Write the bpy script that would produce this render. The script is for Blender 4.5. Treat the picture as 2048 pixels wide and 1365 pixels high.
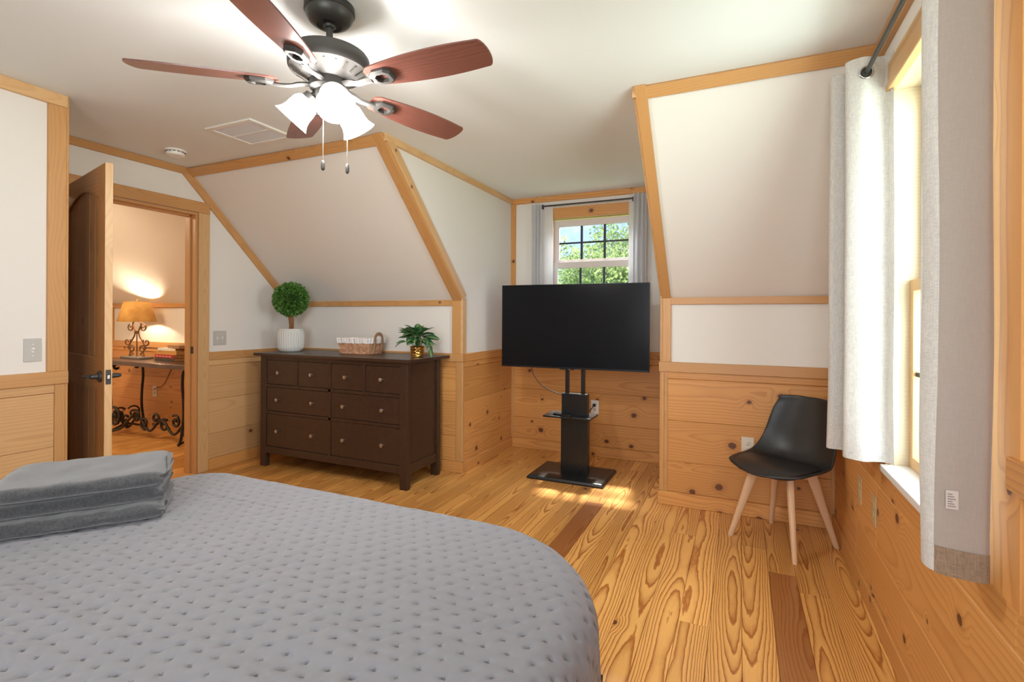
import bpy, bmesh, math, random
import numpy as np
from mathutils import Vector, Matrix, noise as mnoise

random.seed(7)
rng = np.random.default_rng(7)
PI = math.pi
scene = bpy.context.scene
for o in list(bpy.data.objects):
    bpy.data.objects.remove(o)
C = scene.collection

# ------------------------------------------------------------------ camera
cam_d = bpy.data.cameras.new('camera')
cam = bpy.data.objects.new('camera', cam_d)
C.objects.link(cam)
cam_d.sensor_width = 36.0
cam_d.sensor_fit = 'HORIZONTAL'
cam_d.lens = 1012.978 / 2048 * 36.0
cam_d.shift_y = -(682.5 - 636.327) / 2048
cam_d.clip_start = 0.05
cam.matrix_world = (Matrix.Translation((0, 0, 1.30)) @ Matrix.Rotation(math.radians(24.3113), 4, 'Z')
                    @ Matrix.Rotation(PI / 2, 4, 'X') @ Matrix.Rotation(math.radians(.3065), 4, 'Z'))
scene.camera = cam

# ------------------------------------------------------------------ view
scene.view_settings.view_transform = 'Standard'
scene.view_settings.look = 'None'
scene.view_settings.gamma = 1.0
scene.view_settings.use_curve_mapping = False
scene.view_settings.exposure = 0.84
scene.cycles.use_denoising = True
scene.cycles.max_bounces = 10
scene.cycles.diffuse_bounces = 6
scene.cycles.transparent_max_bounces = 16
scene.cycles.sample_clamp_indirect = 6.0


# ------------------------------------------------------------------ node helpers
class NT:
    def __init__(s, tree):
        s.t = tree
        s.t.nodes.clear()

    def n(s, kind, props=None, **inp):
        nd = s.t.nodes.new(kind)
        for k, v in (props or {}).items():
            setattr(nd, k, v)
        for k, v in inp.items():
            key = int(k[1:]) if k[0] == '_' and k[1:].isdigit() else k.replace('_', ' ')
            s.set(nd, key, v)
        return nd

    def set(s, nd, key, v):
        sock = nd.inputs[key]
        if isinstance(v, bpy.types.NodeSocket):
            s.t.links.new(v, sock)
        elif isinstance(v, bpy.types.Node):
            s.t.links.new(v.outputs[0], sock)
        else:
            if hasattr(sock.default_value, '__len__') and not isinstance(v, str):
                v = tuple(v)
                if len(sock.default_value) == 4 and len(v) == 3:
                    v = v + (1.0,)
            sock.default_value = v

    def m(s, op, a, b=None, c=None, clamp=False):
        nd = s.t.nodes.new('ShaderNodeMath')
        nd.operation = op
        nd.use_clamp = clamp
        for i, v in enumerate((a, b, c)):
            if v is not None:
                s.set(nd, i, v)
        return nd.outputs[0]

    def mix(s, fac, a, b, blend='MIX'):
        nd = s.t.nodes.new('ShaderNodeMix')
        nd.data_type = 'RGBA'
        nd.blend_type = blend
        nd.clamp_factor = True
        s.set(nd, 0, fac)
        s.set(nd, 6, a)
        s.set(nd, 7, b)
        return nd.outputs[2]

    def smooth(s, v, lo, hi, a=0.0, b=1.0):
        nd = s.t.nodes.new('ShaderNodeMapRange')
        nd.interpolation_type = 'SMOOTHSTEP'
        for i, x in enumerate((v, lo, hi, a, b)):
            s.set(nd, i, x)
        return nd.outputs[0]


def new_mat(name):
    mt = bpy.data.materials.new(name)
    mt.use_nodes = True
    return mt, NT(mt.node_tree)


def finish(t, shader, disp=None):
    out = t.n('ShaderNodeOutputMaterial')
    t.t.links.new(shader.outputs[0] if isinstance(shader, bpy.types.Node) else shader, out.inputs['Surface'])


def simple(name, col, rough=.5, metal=0.0, bump=0.0, bscale=200.0, coat=0.0, var=0.0, vscale=8.0, spec=.5, sheen=0.0):
    mt, t = new_mat(name)
    tc = t.n('ShaderNodeTexCoord')
    base = col
    if var:
        nz = t.n('ShaderNodeTexNoise', Vector=tc.outputs['Object'], Scale=vscale, Detail=4.0)
        base = t.mix(t.smooth(nz.outputs['Fac'], .3, .7), tuple(c * (1 - var) for c in col), tuple(min(1, c * (1 + var)) for c in col))
    b = t.n('ShaderNodeBsdfPrincipled', Base_Color=base, Roughness=rough, Metallic=metal)
    b.inputs['Coat Weight'].default_value = coat
    b.inputs['Coat Roughness'].default_value = .15
    b.inputs['Specular IOR Level'].default_value = spec
    b.inputs['Sheen Weight'].default_value = sheen
    if bump:
        nz = t.n('ShaderNodeTexNoise', Vector=tc.outputs['Object'], Scale=bscale, Detail=3.0)
        bp = t.n('ShaderNodeBump', Strength=bump, Distance=.002, Height=nz.outputs['Fac'])
        t.t.links.new(bp.outputs[0], b.inputs['Normal'])
    finish(t, b)
    return mt


def wood(name, light, dark, freq=75.0, knots=.5, rough=.42, tone=.12, contrast=.7, coat=0.0, width=.12, red=None, redp=.15,
         knot_r=.055, dwarp=.05, dmin=.012, jag=.0035):
    """flat-sawn board: growth rings cut by the board face give cathedrals; knots are optional."""
    mt, t = new_mat(name)
    tc = t.n('ShaderNodeTexCoord')
    oi = t.n('ShaderNodeObjectInfo')
    wn = t.n('ShaderNodeTexWhiteNoise', {'noise_dimensions': '1D'}, W=t.m('MULTIPLY', oi.outputs['Random'], 913.7))
    rs = t.n('ShaderNodeSeparateColor', Color=wn.outputs['Color'])
    R, G, B = rs.outputs
    sp = t.n('ShaderNodeSeparateXYZ', Vector=tc.outputs['Object'])
    X, Y, Z = sp.outputs
    Y = t.m('ADD', Y, t.m('MULTIPLY', Z, .7))
    x = t.m('ADD', X, t.m('MULTIPLY', R, 61.0))
    # knots ---------------------------------------------------------
    kv = t.n('ShaderNodeCombineXYZ', X=t.m('MULTIPLY', x, 3.3), Y=t.m('MULTIPLY', t.m('ADD', Y, t.m('MULTIPLY', G, 9.0)), 3.9), Z=0.0)
    kn = t.n('ShaderNodeTexNoise', Vector=kv, Scale=3.0, Detail=2.0)
    kv2 = t.n('ShaderNodeVectorMath', {'operation': 'MULTIPLY_ADD'}, _0=kn.outputs['Color'], _1=(.06, .06, 0), _2=kv.outputs[0])
    vo = t.n('ShaderNodeTexVoronoi', {'voronoi_dimensions': '2D', 'feature': 'F1'}, Vector=kv2, Scale=1.0, Randomness=1.0)
    vs = t.n('ShaderNodeSeparateColor', Color=vo.outputs['Color'])
    keep = t.m('GREATER_THAN', vs.outputs[0], 1.0 - knots)
    rad = t.m('MULTIPLY', t.m('ADD', .45, vs.outputs[1]), knot_r)
    dist = vo.outputs['Distance']
    rel = t.m('DIVIDE', dist, rad)
    kmask = t.m('MULTIPLY', t.smooth(rel, 1.1, .75), keep)
    krim = t.m('MULTIPLY', t.smooth(rel, 2.6, .9), keep)
    kpull = t.m('MULTIPLY', t.smooth(rel, 5.0, .6), keep)
    # rings ---------------------------------------------------------
    v1 = t.n('ShaderNodeCombineXYZ', X=t.m('MULTIPLY', x, .9), Y=t.m('MULTIPLY', Y, 8.0), Z=t.m('MULTIPLY', B, 30.0))
    n1 = t.n('ShaderNodeTexNoise', Vector=v1, Scale=1.0, Detail=2.5, Roughness=.55)
    v2 = t.n('ShaderNodeCombineXYZ', X=t.m('MULTIPLY', x, .8), Y=t.m('MULTIPLY', G, 40.0), Z=0.0)
    n2 = t.n('ShaderNodeTexNoise', Vector=v2, Scale=1.0, Detail=1.5)
    yy = t.m('ADD', t.m('ADD', Y, t.m('MULTIPLY', t.m('SUBTRACT', G, .5), width)), t.m('MULTIPLY', t.m('SUBTRACT', n1.outputs['Fac'], .5), .045))
    d = t.m('ADD', t.m('ADD', dmin, t.m('MULTIPLY', t.m('MULTIPLY', B, B), .10)),
            t.m('MULTIPLY', t.m('SUBTRACT', n2.outputs['Fac'], .35), dwarp * 4))
    r = t.m('SQRT', t.m('ADD', t.m('MULTIPLY', yy, yy), t.m('MULTIPLY', d, d)))
    v4 = t.n('ShaderNodeCombineXYZ', X=t.m('MULTIPLY', x, 14.0), Y=t.m('MULTIPLY', Y, 60.0), Z=0.0)
    n4 = t.n('ShaderNodeTexNoise', Vector=v4, Scale=1.0, Detail=3.0)
    r = t.m('ADD', r, t.m('MULTIPLY', t.m('SUBTRACT', n4.outputs['Fac'], .5), jag))
    ring = t.m('ADD', t.m('ADD', t.m('MULTIPLY', r, freq), t.m('MULTIPLY', kpull, 1.6)), t.m('MULTIPLY', n1.outputs['Fac'], .5))
    fr = t.m('FRACT', ring)
    ramp = t.n('ShaderNodeValToRGB', Fac=fr)
    e = ramp.color_ramp.elements
    e[0].position = 0.0
    e[0].color = (.12, .12, .12, 1)
    e[1].position = 1.0
    e[1].color = (.12, .12, .12, 1)
    for p, c in ((.38, .22), (.66, .55), (.80, 1.0), (.90, .8), (.96, .15)):
        q = ramp.color_ramp.elements.new(p)
        q.color = (c, c, c, 1)
    v3 = t.n('ShaderNodeCombineXYZ', X=t.m('MULTIPLY', x, 9.0), Y=t.m('MULTIPLY', Y, 420.0), Z=t.m('MULTIPLY', Z, 60.0))
    n3 = t.n('ShaderNodeTexNoise', Vector=v3, Scale=1.0, Detail=2.0)
    grain = t.m('ADD', t.m('MULTIPLY', ramp.outputs[0], contrast), t.m('MULTIPLY', t.m('SUBTRACT', n3.outputs['Fac'], .5), .28), clamp=True)
    col = t.mix(grain, light, dark)
    tn = t.m('ADD', 1.0 - tone, t.m('MULTIPLY', B, tone * 1.6))
    col = t.mix(1.0, col, t.n('ShaderNodeCombineColor', Red=tn, Green=t.m('POWER', tn, 1.2), Blue=t.m('POWER', tn, 1.5)).outputs[0], 'MULTIPLY')
    if red:
        isr = t.m('GREATER_THAN', R, 1.0 - redp)
        col = t.mix(t.m('MULTIPLY', isr, .75), col, red)
    col = t.mix(t.m('MULTIPLY', krim, .30), col, (dark[0] * .6, dark[1] * .5, dark[2] * .4))
    col = t.mix(t.m('MULTIPLY', kmask, .93), col, (.095, .026, .012))
    b = t.n('ShaderNodeBsdfPrincipled', Base_Color=col, Roughness=rough)
    b.inputs['Coat Weight'].default_value = coat
    b.inputs['Coat Roughness'].default_value = .12
    bp = t.n('ShaderNodeBump', Strength=.12, Distance=.001, Height=grain)
    t.t.links.new(bp.outputs[0], b.inputs['Normal'])
    finish(t, b)
    return mt


# ------------------------------------------------------------------ world, sun, big lights
world = bpy.data.worlds.new('sky')
scene.world = world
world.use_nodes = True
wt = NT(world.node_tree)
wtc = wt.n('ShaderNodeTexCoord')
wsp = wt.n('ShaderNodeSeparateXYZ', Vector=wtc.outputs['Generated'])
wz = wt.smooth(wsp.outputs[2], 0.0, .6)
wsky = wt.mix(wz, (.24, .34, .70), (.08, .16, .54))
wn_ = wt.n('ShaderNodeTexNoise', Vector=wtc.outputs['Generated'], Scale=5.0, Detail=6.0, Roughness=.6)
wsky = wt.mix(wt.smooth(wn_.outputs['Fac'], .52, .70), wsky, (.66, .69, .76))
wbg = wt.n('ShaderNodeBackground', Color=wsky, Strength=1.9)
wout = wt.n('ShaderNodeOutputWorld')
wt.t.links.new(wbg.outputs[0], wout.inputs[0])


def lamp(name, kind, loc, energy, color, size=None, size_y=None, direction=None, radius=None):
    ld = bpy.data.lights.new(name, kind)
    ld.energy = energy
    ld.color = color
    if kind == 'AREA':
        ld.shape = 'RECTANGLE'
        ld.size = size
        ld.size_y = size_y or size
    if radius is not None:
        if kind == 'SUN':
            ld.angle = radius
        else:
            ld.shadow_soft_size = radius
    lo = bpy.data.objects.new(name, ld)
    C.objects.link(lo)
    lo.location = loc
    if direction is not None:
        lo.rotation_euler = Vector(direction).to_track_quat('-Z', 'Y').to_euler()
    return lo


SUN_DIR = (.11, -.50, -.86)
lamp('sun_light', 'SUN', (0, 6, 8), 9.0, (1.0, .95, .86), direction=SUN_DIR, radius=math.radians(3.5))
lamp('rear_fill_light', 'AREA', (-.28, -1.62, 1.6), 46.0, (.98, .99, 1.0), 1.4, 1.4, direction=(-.45, 1, .14))  # added fill from behind the camera, through a made-up window
lamp('side_window_daylight', 'AREA', (1.05, 1.95, 1.6), 48.0, (.91, 1.0, .98), 1.3, 1.8, direction=(-1, .85, .08))
lamp('alcove_window_daylight', 'AREA', (-1.30, 5.55, 3.25), 110.0, (.93, .98, 1.0), 1.8, 1.0, direction=(0, -.80, -.60))
lamp('hall_fill_light', 'AREA', (-5.6, 2.0, 2.47), 20.0, (1.0, .77, .52), .5, .5, direction=(0, 0, -1))  # added fill to brighten the hall, has no fixture


# ------------------------------------------------------------------ materials
M = {}
M['paint'] = simple('wall_paint', (.76, .735, .69), .92, bump=.04, bscale=350, spec=.2)
M['ceiling'] = simple('ceiling_paint', (.80, .83, .83), .95, bump=.03, bscale=300, spec=.2)
M['board'] = wood('pine_board', (.66, .325, .100), (.44, .170, .040), freq=60, knots=.55, rough=.42, contrast=.6, knot_r=.062, width=.26, dwarp=.04)
M['board_pale'] = wood('pale_pine_board', (.66, .40, .185), (.50, .265, .10), freq=60, knots=.22, rough=.45, contrast=.5, width=.26, dwarp=.04, knot_r=.06)
M['trim'] = wood('pine_trim', (.57, .305, .115), (.43, .20, .060), freq=120, knots=.10, rough=.42, contrast=.42, tone=.06, knot_r=.045)
M['floor'] = wood('heart_pine_floor', (.80, .43, .125), (.33, .092, .012), freq=125, knots=.03, rough=.33, contrast=.95, coat=.25, tone=.22,
                  red=(.24, .068, .018), redp=.06, width=.10, knot_r=.05, dwarp=.03)
M['door'] = wood('stained_pine_door', (.42, .19, .055), (.22, .085, .022), freq=70, knots=.16, rough=.4, contrast=.55)
M['litpine'] = wood('daylit_pine', (.74, .64, .46), (.60, .46, .27), freq=110, knots=.25, rough=.45, contrast=.35, tone=.04)  # daylight on the right window's jambs painted into the wood colour
M['casing'] = wood('pine_casing', (.66, .42, .20), (.50, .27, .10), freq=110, knots=.32, rough=.42, contrast=.4, tone=.05)
M['darkfloor'] = simple('subfloor', (.05, .03, .02), .9)
M['gap'] = simple('board_gap', (.16, .075, .03), .9)
M['espresso'] = simple('espresso_wood', (.044, .0225, .0135), .34, bump=.06, bscale=90, var=.12, vscale=30)
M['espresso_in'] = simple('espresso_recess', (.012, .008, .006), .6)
M['nickel'] = simple('brushed_nickel', (.62, .58, .54), .3, 1.0)
M['chrome'] = simple('grommet_steel', (.55, .55, .56), .2, 1.0)
M['bronze'] = simple('dark_bronze', (.055, .053, .050), .42, .5, bump=.03)
M['bronze2'] = simple('pewter_bronze', (.068, .064, .060), .5, .5)
M['blade'] = wood('mahogany_blade', (.19, .070, .052), (.095, .034, .027), freq=260, knots=0.0, rough=.32, contrast=.6, tone=.05, coat=.25, dmin=.30, dwarp=.004, width=.4)
M['black'] = simple('black_plastic', (.010, .010, .011), .34)
M['blackmetal'] = simple('black_metal', (.006, .007, .008), .34, .0, coat=.12)
M['screen'] = simple('screen_glass', (.006, .0068, .009), .20, spec=.18)
M['bezel'] = simple('screen_bezel', (.035, .035, .04), .3, .8)
M['white'] = simple('white_plastic', (.82, .80, .76), .4)
M['almond'] = simple('almond_plastic', (.66, .60, .50), .4)
M['tan'] = simple('tan_plastic', (.52, .37, .19), .4)
M['greyplate'] = simple('grey_plate', (.50, .49, .455), .4)
M['slot'] = simple('socket_slot', (.03, .025, .02), .6)
M['vinyl'] = simple('window_sash', (.72, .66, .63), .35)
M['muntin'] = simple('dark_muntin', (.012, .013, .013), .45)
M['sill'] = simple('painted_sill', (.80, .80, .78), .3)
M['beech'] = wood('beech_leg', (.68, .45, .27), (.56, .33, .17), freq=260, knots=0, rough=.45, contrast=.35, tone=.05)
M['leather'] = simple('black_leatherette', (.012, .012, .0125), .42, bump=.10, bscale=900)
M['shell'] = simple('black_shell', (.013, .013, .0135), .38, bump=.05, bscale=700)
M['pot'] = simple('matte_white_ceramic', (.66, .66, .63), .75, bump=.05)
M['soil'] = simple('soil', (.06, .04, .025), .95)
M['trunk'] = simple('vine_trunk', (.23, .10, .04), .8, bump=.4, bscale=60, var=.3)
M['splint'] = simple('woven_splint', (.55, .29, .16), .6, bump=.15, bscale=250, var=.25, vscale=30)
M['handle'] = simple('basket_handle', (.34, .20, .12), .6, bump=.15, bscale=200, var=.2)
M['liner'] = simple('cotton_liner', (.80, .77, .75), .9, bump=.1, bscale=400)
M['iron'] = simple('wrought_iron', (.035, .024, .018), .42, .5, bump=.15, bscale=120)
M['rust'] = simple('rusty_iron', (.20, .10, .05), .5, .5, bump=.2, bscale=150)
M['stone'] = simple('lamp_base_stone', (.20, .18, .17), .5, var=.2)
M['tabletop'] = simple('dark_walnut_top', (.060, .028, .018), .28, bump=.05, coat=.4, var=.2, vscale=14)
M['cord'] = simple('cord_rubber', (.02, .018, .017), .5)
M['cordbrown'] = simple('cord_brown', (.16, .08, .04), .5)
M['paper'] = simple('book_paper', (.60, .36, .17), .9, var=.12, vscale=60)
M['bookred'] = simple('book_red', (.42, .018, .02), .45)
M['bookgrey'] = simple('book_charcoal', (.075, .06, .045), .5)
M['booktan'] = simple('book_tan', (.60, .31, .075), .5)
M['bookbrown'] = simple('book_brown', (.36, .19, .085), .5)
M['bookwhite'] = simple('book_white', (.80, .78, .72), .5)
M['redprint'] = simple('spine_print', (.75, .36, .30), .5)
M['ink'] = simple('tag_ink', (.26, .24, .23), .8)
M['tag'] = simple('tag_cloth', (.60, .55, .49), .9)
M['towel'] = simple('grey_fleece', (.056, .057, .061), .95, bump=.8, bscale=500, var=.30, vscale=150, sheen=.6)
M['mattress'] = simple('mattress_ticking', (.6, .6, .6), .9)
M['grass'] = simple('grass', (.10, .22, .03), .9, var=.4, vscale=3)
M['bark'] = simple('bark', (.12, .08, .05), .9, bump=.5, bscale=20)


def brass_mat():
    mt, t = new_mat('hammered_brass')
    tc = t.n('ShaderNodeTexCoord')
    vo = t.n('ShaderNodeTexVoronoi', {'feature': 'SMOOTH_F1'}, Vector=tc.outputs['Object'], Scale=85.0)
    bp = t.n('ShaderNodeBump', Strength=.9, Distance=.006, Height=vo.outputs['Distance'])
    b = t.n('ShaderNodeBsdfPrincipled', Base_Color=(.62, .36, .10), Metallic=1.0, Roughness=.22, Normal=bp.outputs[0])
    finish(t, b)
    return mt


M['brass'] = brass_mat()


def leaf_mat(name, base, mid, tip, trans=.25, stripe=False):
    mt, t = new_mat(name)
    tc = t.n('ShaderNodeTexCoord')
    oi = t.n('ShaderNodeObjectInfo')
    col = base
    nz = t.n('ShaderNodeTexNoise', Vector=tc.outputs['Object'], Scale=30.0 if not stripe else 12.0, Detail=2.0)
    col = t.mix(t.smooth(nz.outputs['Fac'], .35, .65), base, tip)
    if stripe:
        sp = t.n('ShaderNodeSeparateXYZ', Vector=tc.outputs['Object'])
        ay = t.m('ABSOLUTE', sp.outputs[1])
        st = t.m('MAXIMUM', t.smooth(ay, .0030, .0012), t.m('MULTIPLY', t.smooth(t.m('ABSOLUTE', t.m('SUBTRACT', ay, .0095)), .004, .001), .35))
        col = t.mix(st, col, mid)
    d = t.n('ShaderNodeBsdfPrincipled', Base_Color=col, Roughness=.45)
    tr = t.n('ShaderNodeBsdfTranslucent', Color=col)
    mx = t.n('ShaderNodeMixShader', Fac=trans)
    t.t.links.new(d.outputs[0], mx.inputs[1])
    t.t.links.new(tr.outputs[0], mx.inputs[2])
    finish(t, mx)
    return mt


M['box_leaf'] = leaf_mat('boxwood_leaf', (.07, .20, .03), (0, 0, 0), (.16, .34, .07))
M['pothos'] = leaf_mat('variegated_leaf', (.016, .10, .028), (.42, .55, .26), (.03, .16, .04), stripe=True, trans=.12)
M['tree_leaf'] = leaf_mat('tree_leaf', (.24, .34, .10), (0, 0, 0), (.50, .58, .24), trans=.45)
M['tree_leaf2'] = leaf_mat('tree_leaf_dark', (.17, .27, .08), (0, 0, 0), (.36, .46, .17), trans=.45)


def fabric(name, col, trans, fleck=.25, bump=.25, scale=500.0, rough=.95, sx=1.0):
    mt, t = new_mat(name)
    tc = t.n('ShaderNodeTexCoord')
    sp = t.n('ShaderNodeSeparateXYZ', Vector=tc.outputs['Object'])
    hv = t.n('ShaderNodeCombineXYZ', X=t.m('MULTIPLY', sp.outputs[0], 60.0), Y=t.m('MULTIPLY', sp.outputs[1], 60.0), Z=t.m('MULTIPLY', sp.outputs[2], 700.0))
    vv = t.n('ShaderNodeCombineXYZ', X=t.m('MULTIPLY', sp.outputs[0], 600.0), Y=t.m('MULTIPLY', sp.outputs[1], 600.0), Z=t.m('MULTIPLY', sp.outputs[2], 35.0))
    n1 = t.n('ShaderNodeTexNoise', Vector=hv, Scale=1.0, Detail=2.0)
    n2 = t.n('ShaderNodeTexNoise', Vector=vv, Scale=1.0, Detail=2.0)
    f = t.m('MULTIPLY', t.m('ADD', n1.outputs['Fac'], n2.outputs['Fac']), .5)
    c = t.mix(t.smooth(f, .38, .6), tuple(x * (1 - fleck) for x in col), col)
    bp = t.n('ShaderNodeBump', Strength=bump, Distance=.0015, Height=f)
    d = t.n('ShaderNodeBsdfPrincipled', Base_Color=c, Roughness=rough, Normal=bp.outputs[0])
    d.inputs['Specular IOR Level'].default_value = .15
    if trans:
        tr = t.n('ShaderNodeBsdfTranslucent', Color=c)
        mx = t.n('ShaderNodeMixShader', Fac=trans)
        t.t.links.new(d.outputs[0], mx.inputs[1])
        t.t.links.new(tr.outputs[0], mx.inputs[2])
        finish(t, mx)
    else:
        finish(t, d)
    return mt


M['linen'] = fabric('linen_curtain', (.62, .595, .555), .07, fleck=.22)
M['lining'] = fabric('curtain_lining', (.40, .345, .30), .05, fleck=.06, bump=.1)
M['hem'] = fabric('curtain_hem', (.33, .235, .16), .05, fleck=.30)
M['linen2'] = fabric('pale_curtain', (.86, .87, .89), .45, fleck=.08, bump=.1)
M['quilt'] = simple('grey_microfibre_quilt', (.196, .193, .213), .72, bump=.12, bscale=900, sheen=.25, spec=.3)
M['stitch'] = simple('quilt_stitch', (.115, .108, .113), .9)


def glass_mat():
    mt, t = new_mat('window_glass')
    tr = t.n('ShaderNodeBsdfTransparent', Color=(.97, .985, .975))
    gl = t.n('ShaderNodeBsdfGlossy', Color=(1, 1, 1), Roughness=.02)
    lw = t.n('ShaderNodeLayerWeight', Blend=.5)
    fr = t.m('ADD', .035, t.m('MULTIPLY', t.m('POWER', lw.outputs['Facing'], 5.0), .6))
    mx = t.n('ShaderNodeMixShader', Fac=fr)
    t.t.links.new(tr.outputs[0], mx.inputs[1])
    t.t.links.new(gl.outputs[0], mx.inputs[2])
    finish(t, mx)
    return mt


M['glass'] = glass_mat()


def glow_mat(name, col, strength, trans=.5):
    mt, t = new_mat(name)
    em = t.n('ShaderNodeEmission', Color=col, Strength=strength)
    tr = t.n('ShaderNodeBsdfTransparent', Color=(1, 1, 1))
    mx = t.n('ShaderNodeMixShader', Fac=trans)
    t.t.links.new(em.outputs[0], mx.inputs[1])
    t.t.links.new(tr.outputs[0], mx.inputs[2])
    finish(t, mx)
    return mt


M['frost'] = glow_mat('lit_frosted_glass', (1.0, .95, .89), 10.0, .62)
M['bulb'] = glow_mat('lit_bulb', (1.0, .88, .70), 14.0, .6)


def shade_mat():
    mt, t = new_mat('parchment_shade')
    tc = t.n('ShaderNodeTexCoord')
    nz = t.n('ShaderNodeTexNoise', Vector=tc.outputs['Object'], Scale=9.0, Detail=5.0)
    c = t.mix(t.smooth(nz.outputs['Fac'], .3, .7), (.33, .17, .05), (.44, .25, .08))
    d = t.n('ShaderNodeBsdfDiffuse', Color=c)
    tr = t.n('ShaderNodeBsdfTranslucent', Color=c)
    mx = t.n('ShaderNodeMixShader', Fac=.07)
    t.t.links.new(d.outputs[0], mx.inputs[1])
    t.t.links.new(tr.outputs[0], mx.inputs[2])
    finish(t, mx)
    return mt


M['shade'] = shade_mat()


# ------------------------------------------------------------------ mesh helpers
class MB:
    def __init__(s):
        s.v, s.f, s.mi = [], [], []
        s.cur = 0

    def add(s, vs, fs):
        k = len(s.v)
        s.v += [tuple(p) for p in vs]
        s.f += [tuple(i + k for i in f) for f in fs]
        s.mi += [s.cur] * len(fs)
        return s

    def box(s, x0, x1, y0, y1, z0, z1, mat=None):
        vs = [(x, y, z) for x in (x0, x1) for y in (y0, y1) for z in (z0, z1)]
        fs = [(0, 1, 3, 2), (4, 6, 7, 5), (0, 4, 5, 1), (2, 3, 7, 6), (0, 2, 6, 4), (1, 5, 7, 3)]
        if mat is not None:
            vs = [mat @ Vector(p) for p in vs]
        return s.add(vs, fs)

    def tube(s, pts, r, n=8, closed=False, flat=1.0, up=None):
        pts = [Vector(p) for p in pts]
        N = len(pts)
        rr = r if hasattr(r, '__len__') else [r] * N
        vs, prev = [], None
        for i, p in enumerate(pts):
            if closed:
                tg = pts[(i + 1) % N] - pts[i - 1]
            else:
                tg = pts[min(i + 1, N - 1)] - pts[max(i - 1, 0)]
            tg.normalize()
            if prev is None:
                a = Vector(up) if up else Vector((0, 0, 1))
                if abs(a.dot(tg)) > .95:
                    a = Vector((1, 0, 0))
                nx = (a - tg * a.dot(tg)).normalized()
            else:
                nx = (prev - tg * prev.dot(tg)).normalized()
            prev = nx
            ny = tg.cross(nx)
            for k in range(n):
                an = 2 * PI * k / n
                vs.append(p + nx * (math.cos(an) * rr[i] * flat) + ny * (math.sin(an) * rr[i]))
        fs = []
        for i in range(N if closed else N - 1):
            j = (i + 1) % N
            for k in range(n):
                k2 = (k + 1) % n
                fs.append((i * n + k, i * n + k2, j * n + k2, j * n + k))
        if not closed:
            fs.append(tuple(range(n - 1, -1, -1)))
            fs.append(tuple((N - 1) * n + k for k in range(n)))
        return s.add(vs, fs)

    def lathe(s, prof, n=24, mat=None, cap=True):
        vs, fs = [], []
        for r, z in prof:
            for k in range(n):
                a = 2 * PI * k / n
                vs.append(Vector((r * math.cos(a), r * math.sin(a), z)))
        for i in range(len(prof) - 1):
            for k in range(n):
                k2 = (k + 1) % n
                fs.append((i * n + k, i * n + k2, (i + 1) * n + k2, (i + 1) * n + k))
        if cap:
            fs.append(tuple(range(n - 1, -1, -1)))
            fs.append(tuple((len(prof) - 1) * n + k for k in range(n)))
        if mat is not None:
            vs = [mat @ v for v in vs]
        return s.add(vs, fs)

    def prism(s, poly, a0, a1, axis='X', mat=None):
        n = len(poly)

        def P(p, a):
            return {'X': (a, p[0], p[1]), 'Y': (p[0], a, p[1]), 'Z': (p[0], p[1], a)}[axis]
        vs = [Vector(P(p, a0)) for p in poly] + [Vector(P(p, a1)) for p in poly]
        fs = [tuple(range(n - 1, -1, -1)), tuple(range(n, 2 * n))]
        fs += [(i, (i + 1) % n, n + (i + 1) % n, n + i) for i in range(n)]
        if mat is not None:
            vs = [mat @ v for v in vs]
        return s.add(vs, fs)

    def grid(s, fn, nu, nv, closeu=False):
        vs = [fn(i / (nu if closeu else nu - 1), j / (nv - 1)) for j in range(nv) for i in range(nu)]
        fs = []
        for j in range(nv - 1):
            for i in range(nu if closeu else nu - 1):
                i2 = (i + 1) % nu
                fs.append((j * nu + i, j * nu + i2, (j + 1) * nu + i2, (j + 1) * nu + i))
        return s.add(vs, fs)

    def mesh(s, name, mat, smooth=None, fix=True):
        me = bpy.data.meshes.new(name)
        me.from_pydata([tuple(v) for v in s.v], [], s.f)
        mats = mat if isinstance(mat, (list, tuple)) else [mat]
        for m_ in mats:
            me.materials.append(m_)
        if len(mats) > 1:
            me.polygons.foreach_set('material_index', s.mi)
        if fix:
            bm = bmesh.new()
            bm.from_mesh(me)
            bmesh.ops.recalc_face_normals(bm, faces=bm.faces)
            bm.to_mesh(me)
            bm.free()
        if smooth:
            me.polygons.foreach_set('use_smooth', [True] * len(me.polygons))
            if smooth < 179:
                me.set_sharp_from_angle(angle=math.radians(smooth))
        me.update()
        return me

    def build(s, name, mat, parent=None, smooth=None, bevel=0.0, label=None, fix=True):
        o = bpy.data.objects.new(name, s.mesh(name, mat, smooth, fix))
        C.objects.link(o)
        o.parent = parent
        if bevel:
            md = o.modifiers.new('bevel', 'BEVEL')
            md.width = bevel
            md.segments = 2
            md.limit_method = 'ANGLE'
            md.angle_limit = math.radians(40)
        if label:
            o['label'] = label
        return o


def thing(name, label, cat, loc=(0, 0, 0), rz=0.0, group=None):
    o = bpy.data.objects.new(name, None)
    C.objects.link(o)
    o.empty_display_size = .05
    o.location = loc
    o.rotation_euler = (0, 0, rz)
    o['label'] = label
    o['category'] = cat
    if group:
        o['group'] = group
    return o


def tag(o, label, cat, group=None):
    o['label'] = label
    o['category'] = cat
    if group:
        o['group'] = group
    return o


def struct(o, label):
    o['kind'] = 'structure'
    o['label'] = label
    return o


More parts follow.
